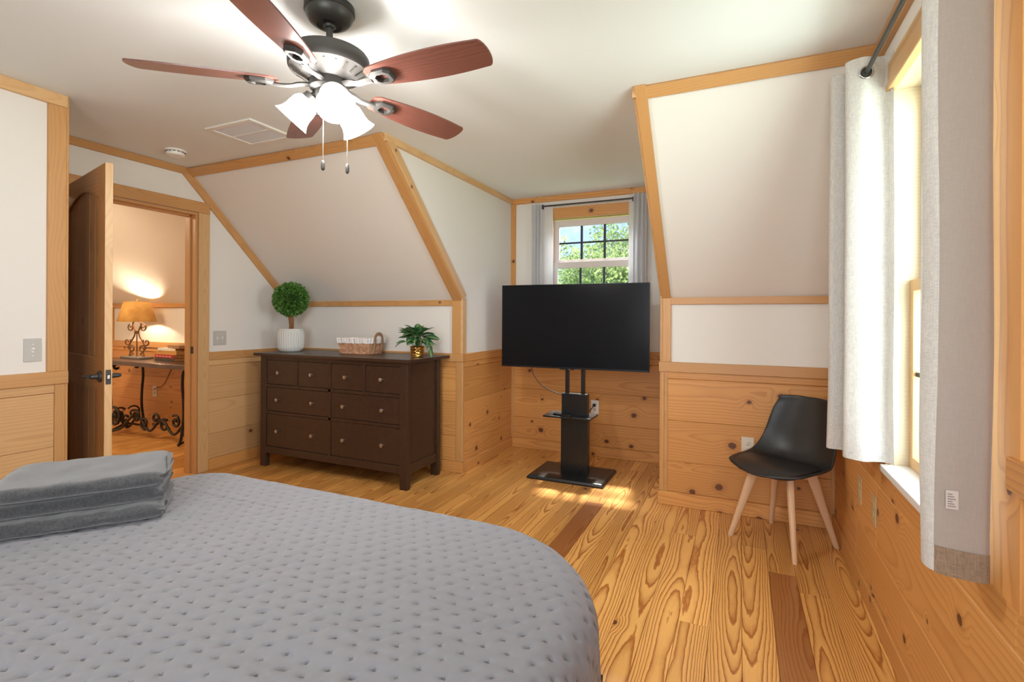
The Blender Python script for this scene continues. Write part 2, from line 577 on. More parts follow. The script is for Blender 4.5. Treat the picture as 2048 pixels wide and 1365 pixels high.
def plank(name, parent, c, ax, up, L, W, T, mat, ch=.0025):
    """a board: local X along its length, Y across, Z out of the face; face edges chamfered. c = centre of its back face"""
    ax = Vector(ax).normalized()
    up = Vector(up).normalized()
    az = ax.cross(up)
    l, w = L / 2, W / 2
    vs = [(-l, -w, 0), (l, -w, 0), (l, w, 0), (-l, w, 0),
          (-l, -w, T - ch), (l, -w, T - ch), (l, w, T - ch), (-l, w, T - ch),
          (-l + ch, -w + ch, T), (l - ch, -w + ch, T), (l - ch, w - ch, T), (-l + ch, w - ch, T)]
    fs = [(0, 3, 2, 1), (8, 9, 10, 11)]
    for a in (0, 4):
        for i in range(4):
            j = (i + 1) % 4
            fs.append((a + i, a + j, a + 4 + j, a + 4 + i))
    o = MB().add(vs, fs).build(name, mat, parent, fix=False)
    m4 = Matrix((ax, up, az)).transposed().to_4x4()
    m4.translation = Vector(c)
    o.matrix_local = m4
    return o


def wplank(name, parent, nrm, at, s0, s1, z0, z1, t, mat, ch=.0025, vertical=False, gap=.0):
    """board on a vertical wall plane. nrm is one of +x -x +y -y, 'at' the plane, s0..s1 the span along the wall"""
    s0, s1 = min(s0, s1) + gap, max(s0, s1) - gap
    z0, z1 = z0 + gap, z1 - gap
    sc, zc = (s0 + s1) / 2, (z0 + z1) / 2
    n = {'+x': Vector((1, 0, 0)), '-x': Vector((-1, 0, 0)), '+y': Vector((0, 1, 0)), '-y': Vector((0, -1, 0))}[nrm]
    c = Vector((at, sc, zc)) if nrm[1] == 'x' else Vector((sc, at, zc))
    upv = Vector((0, 0, 1))
    along = upv.cross(n)
    if vertical:
        return plank(name, parent, c, upv, n.cross(upv), z1 - z0, s1 - s0, t, mat, ch)
    return plank(name, parent, c, along, upv, s1 - s0, z1 - z0, t, mat, ch)


def arc(cx, cy, r, a0, a1, n):
    return [(cx + r * math.cos(math.radians(a0 + (a1 - a0) * i / (n - 1))), cy + r * math.sin(math.radians(a0 + (a1 - a0) * i / (n - 1)))) for i in range(n)]


def spiral(cx, cy, r0, r1, a0, turns, n=28):
    return [(cx + (r0 + (r1 - r0) * i / (n - 1)) * math.cos(a0 + turns * 2 * PI * i / (n - 1)),
             cy + (r0 + (r1 - r0) * i / (n - 1)) * math.sin(a0 + turns * 2 * PI * i / (n - 1))) for i in range(n)]


# ------------------------------------------------------------------ dimensions
XL, XN, YN = -4.10, -3.385, 1.52
XAL, XAR, XR = -2.13, -.50, .55
YB, YA, YR = 3.70, 4.70, -1.40
ZC = 2.50
XH = -7.14
ROWS = [(0.093, .305), (.305, .592), (.592, .882), (.882, .930)]
CAP0, CAP1 = .929, .998
BT = .014          # board thickness on the walls

# ------------------------------------------------------------------ floor
fl = MB()
fl.box(XH - .2, XR + .12, YR - .12, YB + .05, -.12, -.006)
fl.box(XAL - .05, XAR + .05, YB + .05, YA + .05, -.12, -.006)
floor = struct(fl.build('floor', M['darkfloor']), 'heart pine plank floor running from the bedroom through the door into the hall')
PW = .1253
X0 = .0105
k0, k1 = math.ceil((XH - X0) / PW), math.ceil((XR - X0) / PW)
prng = random.Random(11)
for k in range(k0, k1 + 1):
    xa, xb = X0 + (k - 1) * PW, X0 + k * PW
    xa, xb = max(xa, XH), min(xb, XR - .001)
    if xb - xa < .01:
        continue
    xm = (xa + xb) / 2
    y_end = YA if XAL < xm < XAR else YB
    y = YR if xm > XL else .9
    if xm <= XL - .12:
        y = .9
    first = True
    while y < y_end - .02:
        L = prng.uniform(1.7, 3.4) if xm > XL else prng.uniform(1.2, 2.8)
        if first:
            L = prng.uniform(.7, 3.2)
            first = False
        ye = min(y + L, y_end)
        if y_end - ye < .25:
            ye = y_end
        p = plank('plank', floor, ((xa + xb) / 2, (y + ye) / 2, -.006), (0, 1, 0), (-1, 0, 0), ye - y - .0008, xb - xa - .0014, .006, M['floor'], ch=.0008)
        y = ye

# ------------------------------------------------------------------ ceiling and walls
cl = MB()
cl.box(XH - .2, XR + .12, YR - .12, 2.75, ZC, ZC + .12)
cl.box(XAL - .12, XAR + .12, 2.75, YA + .12, ZC, ZC + .12)
ceiling = struct(cl.build('ceiling', M['ceiling']), 'white flat ceiling over the bedroom and window alcove')

KNEE = [(YB, -.1), (YB, 1.45), (2.65, 2.5), (2.65, 2.62), (2.80, 2.62), (YB + .12, 1.60), (YB + .12, -.1)]


def boards(wall, nrm, at, s0, s1, rows=ROWS, splits=None, seed=0, mat='board'):
    r = random.Random(seed)
    splits = splits or {}
    for i, (z0, z1) in enumerate(rows):
        cuts = [s0] + splits.get(i, []) + [s1]
        for a, b in zip(cuts[:-1], cuts[1:]):
            wplank('board', wall, nrm, at, a, b, z0, z1, BT if i < 3 else BT + .004, M[mat], ch=.003, gap=.0006)


w_bl = struct(MB().prism(KNEE, XL - .02, XAL - .10, 'X').build('wall_back_left', M['paint']), 'cream knee wall and slanted wall behind the dark dresser')
boards(w_bl, '-y', YB, XL, XAL - .0)
w_br = struct(MB().prism(KNEE, XAR + .10, XR + .12, 'X').build('wall_back_right', M['paint']), 'cream knee wall and slanted wall behind the black chair')
boards(w_br, '-y', YB, XAR + .0, XR)
w_h = struct(MB().prism(KNEE, XH - .2, XL - .02, 'X').build('wall_hall', M['paint']), 'cream slanted hall wall seen through the open door')
boards(w_h, '-y', YB, XH, XL - .12)
ALC = [(YB, -.1), (YB, 1.45), (2.65, 2.5), (2.65, 2.62), (YA + .12, 2.62), (YA + .12, -.1)]
w_al = struct(MB().prism(ALC, XAL - .10, XAL, 'X').build('wall_alcove_left', M['paint']), 'left cheek wall of the window alcove')
boards(w_al, '+x', XAL, YB - .0, YA, splits={2: [4.42]})
w_ar = struct(MB().prism(ALC, XAR, XAR + .10, 'X').build('wall_alcove_right', M['paint']), 'right cheek wall of the window alcove')
boards(w_ar, '-x', XAR, YB, YA)

# alcove back wall with window opening
WX0, WX1, WZ0, WZ1 = -1.715, -.885, 1.36, 2.275
b = MB()
b.box(XAL - .1, WX0 - .019, YA, YA + .12, -.1, 2.6)
b.box(WX1 + .019, XAR + .1, YA, YA + .12, -.1, 2.6)
b.box(WX0 - .019, WX1 + .019, YA, YA + .12, -.1, WZ0 - .019)
b.box(WX0 - .019, WX1 + .019, YA, YA + .12, WZ1 + .014, 2.6)
w_ab = struct(b.build('wall_alcove_back', M['paint']), 'alcove end wall around the small window behind the television')
boards(w_ab, '-y', YA, XAL, XAR, splits={})

# left (door) wall with doorway
DY0, DY1, DZ = 1.795, 2.725, 2.135
LT = .12
b = MB()
lp = [(YN, -.1), (DY0, -.1), (DY0, DZ), (DY1, DZ), (DY1, -.1), (YB + .05, -.1), (YB + .05, 1.40), (2.66, 2.49), (2.66, 2.55), (YN - .1, 2.55), (YN - .1, -.1)]
b.box(XL - LT, XL, YN - .15, DY0 - .019, -.1, 2.55)
b.box(XL - LT, XL, DY0 - .019, DY1 + .019, DZ + .019, 2.55)
b.prism([(DY1 + .019, -.1), (YB + .08, -.1), (YB + .08, 1.56), (2.78, 2.55), (DY1 + .019, 2.55)], XL - LT, XL, 'X')
w_l = struct(b.build('wall_left', M['paint']), 'cream wall around the open bedroom door')
boards(w_l, '+x', XL, DY1 + .115, YB - .0, mat='board_pale')
# near left wall (closet bump-out)
b = MB()
b.box(XN - .12, XN, YR - .1, YN, -.1, 2.55)
b.box(XL - .1, XN - .12, YN - .12, YN, -.1, 2.55)
w_n = struct(b.build('wall_near_left', M['paint']), 'near left cream wall carrying the single light switch')
boards(w_n, '+x', XN, YR, YN - .046, splits={0: [.3], 1: [-.2], 2: [.6]}, mat='board_pale')

# right wall with window
RY0, RY1, RZ0, RZ1 = 1.527, 2.46, .70, 2.215
b = MB()
b.box(XR, XR + .12, YR - .1, RY0 - .019, -.1, 2.6)
b.box(XR, XR + .12, RY1 + .019, YB + .12, -.1, 2.6)
b.box(XR, XR + .12, RY0 - .019, RY1 + .019, -.1, RZ0 - .005)
b.box(XR, XR + .12, RY0 - .019, RY1 + .019, RZ1 + .019, 2.6)
w_r = struct(b.build('wall_right', M['paint']), 'right cream wall with the tall curtained window')
boards(w_r, '-x', XR, YR, YB, rows=ROWS[:2], splits={0: [.9, 3.05], 1: [.7, 2.63]})
boards(w_r, '-x', XR, YR, RY0 - .105, rows=ROWS[2:])
boards(w_r, '-x', XR, RY0 - .105, RY1 + .1, rows=[(.592, .688)])
boards(w_r, '-x', XR, RY1 + .1, YB, rows=ROWS[2:])
# rear wall behind the camera; its window opening is added for fill light
b = MB()
b.box(XN - .2, -1.0, YR - .12, YR, -.1, 2.6)
b.box(.44, XR + .12, YR - .12, YR, -.1, 2.6)
b.box(-1.0, .44, YR - .12, YR, -.1, .85)
b.box(-1.0, .44, YR - .12, YR, 2.32, 2.6)
w_rear = struct(b.build('wall_rear', M['paint']), 'rear wall behind the camera with an added fill-light window')
# hall closing walls
w_he = struct(MB().box(XH - .12, XH, .8, YB + .1, -.1, 2.6).build('wall_hall_end', M['paint']), 'end wall of the hall behind the door')
w_hs = struct(MB().box(XH - .12, XL, .78, .9, -.1, 2.6).build('wall_hall_side', M['paint']), 'near side wall of the hall')
w_hx = struct(MB().box(XL - LT, XL, .8, YN - .10, -.1, 2.6).build('wall_hall_partition', M['paint']), 'partition between hall and closet')

# ------------------------------------------------------------------ baseboards
BH, BBT = .093, .028


def base(side, nrm, at, s0, s1, label):
    return struct(wplank('baseboard_' + side, None, nrm, at, s0, s1, 0, BH, BBT, M['board'], ch=.003), label)


base('back_left', '-y', YB, XL, XAL + .028, 'pine baseboard behind the dresser')
base('back_right', '-y', YB, XAR - .028, XR - .028, 'pine baseboard behind the black chair')
base('alcove_left', '+x', XAL, YB - .0275, YA, 'pine baseboard along the left side of the alcove')
base('alcove_back', '-y', YA, XAL + .028, XAR - .028, 'pine baseboard behind the television stand')
base('alcove_right', '-x', XAR, YB - .0275, YA, 'pine baseboard along the right side of the alcove')
base('left', '+x', XL, DY1 + .115, YB - .028, 'pine baseboard between the doorway and the dresser')
base('near_left', '+x', XN, YR, YN, 'pine baseboard of the near left wall')
base('right', '-x', XR, YR, YB, 'pine baseboard under the right window')
base('hall', '-y', YB, XH, XL - .12, 'pine baseboard of the hall wall')

# ------------------------------------------------------------------ trims
tn = [0]


def trim(o, label):
    tn[0] += 1
    o.name = 'trim_%d' % tn[0]
    return struct(o, label)


TT = .02
S2 = math.sqrt(.5)
TM = M['trim']
trim(wplank('t', None, '+x', XN, YR, YN + .004, 2.436, ZC, TT + .003, M['casing'], ch=.002), 'pine crown trim along the ceiling of the near left wall')
trim(wplank('t', None, '+x', XN, YN - .078, YN + .001, CAP1, 2.436, TT, TM, vertical=True), 'vertical pine corner trim of the near left wall')
trim(wplank('t', None, '+y', YN, XN - .08, XN + .02, 0, ZC, .012, TM, vertical=True), 'return face of the near left corner trim')
trim(wplank('t', None, '+x', XN, YR, YN + .012, CAP0, CAP1, TT + .006, TM), 'pine cap rail on the near left wall below the switch')
trim(wplank('t', None, '+x', XN, YN - .046, YN + .001, BH, CAP0, TT - .002, TM, vertical=True), 'short pine corner post below the near left cap rail')
trim(wplank('t', None, '+x', XL, YN, 2.66, 2.447, ZC, TT + .003, TM), 'pine crown trim above the open door')
trim(wplank('t', None, '+x', XL, DY1 + .115, YB, CAP0, CAP1, TT + .004, TM), 'pine cap rail between the doorway and the dresser')
trim(wplank('t', None, '-y', YB, XL, XAL - .08, CAP0, CAP1, TT + .008, TM), 'pine cap rail behind the dresser')
trim(wplank('t', None, '-y', YB, XL + .005, XAL - .085, 1.400, 1.449, TT, TM), 'horizontal pine trim above the dresser')
trim(wplank('t', None, '-y', YB, XL + .001, XL + .048, CAP1, 1.41, TT - .002, TM, vertical=True), 'short vertical pine trim in the corner behind the round topiary')
# slanted trim on the left wall below the roof slope
sl = Vector((0, -S2, S2))
nrm_sl = Vector((0, -S2, -S2))
mid = Vector((0, (2.63 + YB) / 2, (2.52 + 1.45) / 2))
c = Vector((XL, 3.165, 1.985)) + nrm_sl * .031
trim(plank('t', None, c, sl, Vector((1, 0, 0)).cross(sl), 1.50, .062, TT, TM), 'slanted pine trim between doorway wall and slanted ceiling')


def slope_c(x, s):      # point on the slope s metres below the break line
    return Vector((x, 2.65 + s * S2, 2.5 - s * S2))


SLN = 1.05 * math.sqrt(2)
# crown along the top of the slopes (board lies on the slope)
ax = Vector((1, 0, 0))
dn = Vector((0, S2, -S2))
trim(plank('t', None, slope_c((XL + XAL) / 2, .036), ax, Vector((0, -S2, S2)), XAL - XL - .0, .072, TT, TM), 'pine crown trim along the top of the left slanted wall')
trim(plank('t', None, slope_c((XAR + XR) / 2, .032), ax, Vector((0, -S2, S2)), XR - XAR - .0, .064, TT, TM), 'pine crown trim along the top of the right slanted wall')
# edge trims down the slope beside the alcove
upv = Vector((0, -S2, S2))
trim(plank('t', None, slope_c(XAL - .035, SLN / 2), upv, Vector((-1, 0, 0)), SLN + .02, .086, TT + .004, TM), 'slanted pine edge trim left of the alcove')
trim(plank('t', None, slope_c(XAR + .023, SLN / 2), upv, Vector((-1, 0, 0)), SLN + .02, .058, TT + .002, TM), 'slanted pine edge trim right of the alcove')
# returns of these edges on the alcove cheeks
c = Vector((XAL, 3.175, 1.975)) - nrm_sl * .026
trim(plank('t', None, c, sl, Vector((1, 0, 0)).cross(sl), SLN, .062, TT, M['casing']), 'slanted pine trim face inside the alcove on its left cheek')
c = Vector((XAR, 3.175, 1.975)) - nrm_sl * .026
trim(plank('t', None, c, sl, Vector((-1, 0, 0)).cross(sl), SLN, .062, TT, M['casing']), 'slanted pine trim face inside the alcove on its right cheek')
# vertical posts beside the alcove, above and below the cap rail
trim(wplank('t', None, '-y', YB, XAL - .085, XAL + .002, CAP1, 1.452, TT + .004, TM, vertical=True), 'vertical pine post left of the alcove above the cap rail')
trim(wplank('t', None, '+x', XAL, YB - .024, YB + .042, CAP1, 1.46, TT - .002, M['casing'], vertical=True), 'pine face of the left alcove post turned to the television')
trim(wplank('t', None, '-y', YB, XAR - .004, XAR + .056, CAP1, 1.452, TT + .004, TM, vertical=True), 'vertical pine post right of the alcove above the cap rail')
trim(wplank('t', None, '-x', XAR, YB - .024, YB + .042, CAP1, 1.46, TT - .002, TM, vertical=True), 'pine face of the right alcove post turned to the television')
trim(wplank('t', None, '-y', YB, XAL - .045, XAL + .014, BH, CAP0, TT, TM, vertical=True), 'pine corner post left of the alcove below the cap rail')
trim(wplank('t', None, '-y', YB, XAR - .012, XAR + .012, BH, CAP0, TT, TM, vertical=True), 'narrow pine corner strip right of the alcove')
trim(wplank('t', None, '-y', YB, XAR + .0125, XAR + .036, BH, CAP0, TT, TM, vertical=True), 'second pine strip beside the right alcove corner')
trim(wplank('t', None, '-x', XAR, YB - .018, YB + .03, BH, CAP0, BT + .004, TM, vertical=True), 'pine strip inside the right alcove corner')
trim(wplank('t', None, '+x', XAL, YB - .018, YB + .012, BH, CAP0, BT + .004, TM, vertical=True), 'pine strip inside the left alcove corner')
# cap rails
trim(wplank('t', None, '-y', YB, XAL - .08, XAL + .024, CAP0, CAP1, TT + .0085, TM), 'short pine cap rail block under the left alcove post')
trim(wplank('t', None, '-y', YB, XAR - .024, XR, CAP0, CAP1, TT + .008, TM), 'pine cap rail above the black chair')
trim(wplank('t', None, '+x', XAL, YB - .02, YA, CAP0, CAP1, TT + .004, M['board']), 'pine cap rail on the left side of the alcove')
trim(wplank('t', None, '-x', XAR, YB - .02, YA, CAP0, CAP1, TT + .004, M['board']), 'pine cap rail on the right side of the alcove')
trim(wplank('t', None, '-y', YA, XAL, XAR, CAP0, CAP1, TT + .002, M['board']), 'pine cap rail behind the television')
trim(wplank('t', None, '-y', YB, XAR + .052, XR, 1.400, 1.449, TT, TM), 'horizontal pine trim above the black chair')
trim(wplank('t', None, '-x', XR, YR, RY0 - .107, CAP0 + .012, CAP1 + .012, .034, M['board']), 'pine cap rail of the right wall nearer than the window')
trim(wplank('t', None, '-x', XR, RY1 + .1, YB, CAP0, CAP1, TT + .004, TM), 'pine cap rail of the right wall beyond the window')
trim(wplank('t', None, '-y', YB, XR - .036, XR - .014, BH, CAP0, .024, TM, vertical=True), 'narrow pine corner strip behind the chair legs')
# alcove upper trims
trim(wplank('t', None, '+x', XAL, 2.66, YA, 2.452, ZC, TT + .003, M['casing']), 'pine crown trim on the left side of the alcove')
trim(wplank('t', None, '-x', XAR, 2.66, YA, 2.452, ZC, TT + .003, M['casing']), 'pine crown trim on the right side of the alcove')
trim(wplank('t', None, '-y', YA, XAL, XAR, 2.447, ZC, TT, M['board']), 'pine crown trim above the alcove window')
trim(wplank('t', None, '-y', YA, XAL, XAL + .048, CAP1, 2.447, TT - .002, M['board'], vertical=True), 'vertical pine trim in the far left corner of the alcove')
trim(wplank('t', None, '-y', YA, XAL, XAL + .036, BH, CAP0, TT, TM, vertical=True), 'pine corner strip low in the far left corner of the alcove')
# right wall crown
trim(wplank('t', None, '-x', XR, YR, 2.68, 2.425, ZC, TT + .003, TM), 'pine crown trim above the right window')
c = Vector((XR, 3.165, 1.985)) + nrm_sl * .031
trim(plank('t', None, c, sl, Vector((-1, 0, 0)).cross(sl), 1.50, .062, TT, TM), 'slanted pine trim in the far right corner')
# hall
trim(wplank('t', None, '-y', YB, XH, XL - .12, CAP0, CAP1, TT + .006, TM), 'pine cap rail of the hall wall behind the lamp')
trim(wplank('t', None, '-y', YB, XH, XL - .12, 1.400, 1.449, TT, TM), 'horizontal pine trim of the hall wall behind the lamp shade')
trim(wplank('t', None, '-y', YB, XH, XH + .05, CAP1, 1.40, TT - .002, TM, vertical=True), 'vertical pine trim at the far end of the hall wall')

# ------------------------------------------------------------------ door_1: frame, leaf
door = bpy.data.objects.new('door_1', None)
C.objects.link(door)
struct(door, 'open arched-panel pine door with its pine frame and black lever handles')
CW = .092
wplank('casing', door, '+x', XL, DY1 + .022, DY1 + .115, 0, DZ + .022, TT, M['casing'], vertical=True)
wplank('casing', door, '+x', XL, DY0 - .115, DY0 - .022, 0, DZ + .022, TT, M['casing'], vertical=True)
wplank('head_casing', door, '+x', XL, DY0 - .115, DY1 + .115, DZ + .022, DZ + .113, TT + .003, TM)
# jambs
plank('jamb', door, (XL - LT / 2, DY1, DZ / 2), (0, 0, 1), (1, 0, 0), DZ, LT + .012, -.0, TM) if False else None
MB().box(XL - LT - .006, XL + .006, DY1, DY1 + .02, 0, DZ).build('jamb', TM, door, bevel=.001)
MB().box(XL - LT - .006, XL + .006, DY0 - .02, DY0, 0, DZ).build('jamb', TM, door, bevel=.001)
MB().box(XL - LT - .006, XL + .006, DY0 - .02, DY1 + .02, DZ, DZ + .02).build('head_jamb', TM, door, bevel=.001)
MB().box(XL - LT + .02, XL - .05, DY1 - .012, DY1, 0, DZ).build('door_stop', TM, door, bevel=.001)
MB().box(XL - LT + .02, XL - .05, DY0, DY1, DZ - .012, DZ).build('door_stop', TM, door, bevel=.001)
wplank('hall_casing', door, '-x', XL - LT, DY1 + .012, DY1 + .10, 0, DZ + .02, TT, M['casing'], vertical=True)
MB().box(XL - .045, XL - .012, DY1 - .0015, DY1 + .002, .99, 1.05).build('strike_plate', M['bronze2'], door, bevel=.001)
# leaf in its own frame: x from the free edge to the hinge, y through the thickness (away from camera), z up
A = Vector((-3.15, 1.596, 0))
ddir = Vector((-.973, .229, 0)).normalized()
dth = Vector((.229, .973, 0)).normalized()
leaf = bpy.data.objects.new('door_leaf', None)
C.objects.link(leaf)
leaf.parent = door
ml = Matrix((ddir, dth, Vector((0, 0, 1)))).transposed().to_4x4()
ml.translation = A
leaf.matrix_local = ml
LW, LTk, LH0, LH1 = .925, .036, .012, 2.135


def lplank(name, x0, x1, z0, z1, y0, y1, vert=True, mat=None, ch=.002):
    W, Hh = x1 - x0, z1 - z0
    if vert:
        return plank(name, leaf, ((x0 + x1) / 2, y1, (z0 + z1) / 2), (0, 0, 1), (1, 0, 0), Hh, W, -(y1 - y0), mat or M['door'], -ch) if False else \
            MB().box(x0, x1, y0, y1, z0, z1).build(name, mat or M['door'], leaf, bevel=ch)
    return MB().box(x0, x1, y0, y1, z0, z1).build(name, mat or M['door'], leaf, bevel=ch)


def vboard(name, x0, x1, z0, z1, y0, y1, mat, ch=.002, horizontal=False):
    """a board of the leaf, local X along the grain"""
    cx_, cz_ = (x0 + x1) / 2, (z0 + z1) / 2
    if horizontal:
        o = MB().box(-(x1 - x0) / 2, (x1 - x0) / 2, -(z1 - z0) / 2, (z1 - z0) / 2, -(y1 - y0) / 2, (y1 - y0) / 2).build(name, mat, leaf, bevel=ch)
        ml_ = Matrix(((1, 0, 0), (0, 0, -1), (0, 1, 0))).to_4x4()
    else:
        o = MB().box(-(z1 - z0) / 2, (z1 - z0) / 2, -(x1 - x0) / 2, (x1 - x0) / 2, -(y1 - y0) / 2, (y1 - y0) / 2).build(name, mat, leaf, bevel=ch)
        ml_ = Matrix(((0, 1, 0), (0, 0, 1), (1, 0, 0))).to_4x4()
    ml_.translation = Vector((cx_, (y0 + y1) / 2, cz_))
    o.matrix_local = ml_
    return o


vboard('stile', .003, .115, LH0, LH1, 0, LTk, M['door'])
vboard('edge_strip', 0, .003, LH0, LH1, .001, LTk - .001, M['casing'], ch=.0)
vboard('stile', LW - .115, LW, LH0, LH1, 0, LTk, M['door'])
vboard('mid_rail', .115, LW - .115, .885, 1.065, .001, LTk - .001, M['door'], horizontal=True)
vboard('bottom_rail', .115, LW - .115, LH0, .22, .001, LTk - .001, M['door'], horizontal=True)
# arched top rail
ap = [(.115, LH1), (.115, 1.965)]
for i in range(17):
    x_ = .115 + (LW - .23) * i / 16
    ap.append((x_, 1.965 + .075 * math.sin(PI * i / 16)))
ap.append((LW - .115, LH1))
MB().prism(ap, .001, LTk - .001, 'Y').build('arched_top_rail', M['door'], leaf)
mo = [(.12 + (LW - .24) * i / 16, .004, 1.960 + .075 * math.sin(PI * i / 16)) for i in range(17)]
MB().tube(mo, .007, 6).build('arch_moulding', M['door'], leaf, smooth=60)
npl = 6
for i in range(npl):
    w = (LW - .23) / npl
    x0_ = .115 + i * w
    vboard('panel_plank', x0_ + .0012, x0_ + w - .0012, 1.06, 2.06, .011, LTk - .011, M['door'], ch=.003)
    vboard('panel_plank', x0_ + .0012, x0_ + w - .0012, .215, .89, .011, LTk - .011, M['door'], ch=.003)
lev = bpy.data.objects.new('lever_handle', None)


def lever(sgn, name):
    m_ = MB()
    yb = 0 if sgn < 0 else LTk
    rot = Matrix.Translation((.067, yb, .965)) @ Matrix.Rotation(PI / 2 * (1 if sgn < 0 else -1), 4, 'X')
    m_.lathe([(.033, 0), (.033, .006), (.028, .011), (.014, .013), (.012, .045)], 20, rot)
    yy = yb + sgn * .048
    m_.tube([(.067, yy, .965), (.085, yy + sgn * .004, .966), (.13, yy + sgn * .004, .964), (.185, yy, .959)], [.011, .0115, .0105, .0085], 10)
    return m_.build(name, M['bronze'], leaf, smooth=50)


lever(-1, 'lever_handle')
lever(1, 'lever_handle')
MB().box(-.0015, .001, .006, LTk - .006, .925, 1.005).build('latch_plate', M['bronze'], leaf, bevel=.002)
MB().box(-.010, .0, .012, LTk - .012, .955, .975).build('latch_bolt', M['nickel'], leaf, bevel=.002)
for hz in (.25, 1.1, 1.9):
    MB().tube([(LW + .008, .0, hz - .05), (LW + .008, .0, hz + .05)], .007, 8).build('hinge', M['bronze'], leaf, smooth=50)
del lev

# ------------------------------------------------------------------ window_1 : tall window in the right wall
win1 = bpy.data.objects.new('window_1', None)
C.objects.link(win1)
struct(win1, 'tall pine framed window in the right wall between two linen curtains')
CM = M['casing']
JX = XR + .075
MB().box(XR - .004, JX + .06, RY1, RY1 + .02, RZ0, RZ1).build('jamb', M['litpine'], win1, bevel=.001)
MB().box(XR - .004, JX + .06, RY0 - .02, RY0, RZ0, RZ1).build('jamb', CM, win1, bevel=.001)
o = MB().box(-.52, .52, -.069, .069, -.01, .01).build('head_jamb', M['litpine'], win1, bevel=.001)
o.matrix_local = Matrix.Translation((XR + .065, (RY0 + RY1) / 2, RZ1 + .010)) @ Matrix.Rotation(PI / 2, 4, 'Z')
MB().box(XR - .040, JX + .06, RY0 + .006, RY1 - .001, RZ0 - .004, RZ0 + .024).build('sill', M['sill'], win1, bevel=.004)
wplank('casing', win1, '-x', XR, RY1 + .008, RY1 + .10, .69, RZ1 + .01, TT, TM, vertical=True)
wplank('casing', win1, '-x', XR, RY0 - .142, RY0 - .0005, .69, RZ1 + .01, TT + .002, M['board'], vertical=True)
wplank('head_casing', win1, '-x', XR, RY0 - .105, RY1 + .10, RZ1 + .01, RZ1 + .105, TT + .002, CM)
wplank('drip_casing', win1, '-x', XR, RY0 - .0, RY1, RZ1 - .008, RZ1 + .018, TT + .008, CM)
SM = M['vinyl']


def sash(parent, name, nrm, at, s0, s1, z0, z1, sw, th, mat, nx, nz, mun=True):
    """a sash: stiles, rails, muntins and panes as one part with its own children"""
    root = MB()

    def bx(a, b_, c_, d_, t0, t1):
        if nrm == 'x':
            root.box(at + t0, at + t1, a, b_, c_, d_)
        else:
            root.box(a, b_, at + t0, at + t1, c_, d_)
    bx(s0, s0 + sw, z0, z1, 0, th)
    bx(s1 - sw, s1, z0, z1, 0, th)
    bx(s0 + sw, s1 - sw, z0, z0 + sw, 0, th)
    bx(s0 + sw, s1 - sw, z1 - sw, z1, 0, th)
    so = root.build(name, mat, parent, bevel=.002)
    a0, a1, c0, c1 = s0 + sw, s1 - sw, z0 + sw, z1 - sw

    def piece(nm, a, b_, c_, d_, t0, t1, mt):
        q = MB()
        if nrm == 'x':
            q.box(at + t0, at + t1, a, b_, c_, d_)
        else:
            q.box(a, b_, at + t0, at + t1, c_, d_)
        return q.build(nm, mt, so)
    for i in range(nx):
        for j in range(nz):
            w_, h_ = (a1 - a0) / nx, (c1 - c0) / nz
            piece('pane', a0 + i * w_, a0 + (i + 1) * w_, c0 + j * h_, c0 + (j + 1) * h_, th * .45, th * .55, M['glass'])
    for i in range(1, nx):
        xm_ = a0 + (a1 - a0) * i / nx
        piece('muntin', xm_ - .0105, xm_ + .0105, c0, c1, th * .3, th * .7, M['muntin'])
    for j in range(1, nz):
        zm_ = c0 + (c1 - c0) * j / nz
        piece('muntin', a0, a1, zm_ - .008, zm_ + .008, th * .31, th * .69, M['muntin'])
    return so


zm = (RZ0 + RZ1) / 2 - .02
sash(win1, 'upper_sash', 'x', XR + .090, RY0, RY1, zm - .02, RZ1, .045, .03, SM, 3, 2)
sash(win1, 'lower_sash', 'x', XR + .055, RY0, RY1, RZ0 + .024, zm + .02, .045, .03, M['casing'], 3, 2)

# ------------------------------------------------------------------ window_2 : small window at the end of the alcove
win2 = bpy.data.objects.new('window_2', None)
C.objects.link(win2)
struct(win2, 'small gridded window at the end of the alcove above the television')
for a_, b_ in ((WX0 - .02, WX0), (WX1, WX1 + .02)):
    MB().box(a_, b_, YA - .004, YA + .12, WZ0, WZ1).build('jamb', M['board'], win2, bevel=.001)
MB().box(WX0 - .02, WX1 + .02, YA - .004, YA + .12, WZ1, WZ1 + .015).build('head_jamb', M['casing'], win2, bevel=.001)
MB().box(WX0 - .05, WX1 + .05, YA - .03, YA + .12, WZ0 - .02, WZ0).build('sill', M['casing'], win2, bevel=.003)
wplank('casing', win2, '-y', YA, WX0 - .10, WX0 - .004, WZ0, WZ1 + .006, TT, M['board'], vertical=True)
wplank('casing', win2, '-y', YA, WX1 + .004, WX1 + .10, WZ0, WZ1 + .006, TT, M['board'], vertical=True)
wplank('head_casing', win2, '-y', YA, WX0 - .10, WX1 + .10, WZ1 + .006, WZ1 + .102, TT, M['board'])
MB().box(WX0, WX1, YA + .03, YA + .10, WZ0, WZ0 + .03).build('frame', SM, win2, bevel=.002)
sash(win2, 'upper_sash', 'y', YA + .055, WX0 + .012, WX1 - .012, 1.812, WZ1 - .012, .062, .028, SM, 3, 2)
sash(win2, 'lower_sash', 'y', YA + .028, WX0 + .006, WX1 - .006, WZ0 + .02, 1.850, .062, .028, SM, 3, 2)
# ------------------------------------------------------------------ fill_window : unseen, added behind the camera for the fill light
fill_win = bpy.data.objects.new('fill_window', None)
C.objects.link(fill_win)
struct(fill_win, 'unseen window added to the rear wall for fill light')
sash(fill_win, 'sash', 'y', YR - .09, -1.0, -.28, .85, 2.32, .05, .03, SM, 2, 2)
sash(fill_win, 'sash', 'y', YR - .09, -.28, .44, .85, 2.32, .05, .03, SM, 2, 2)

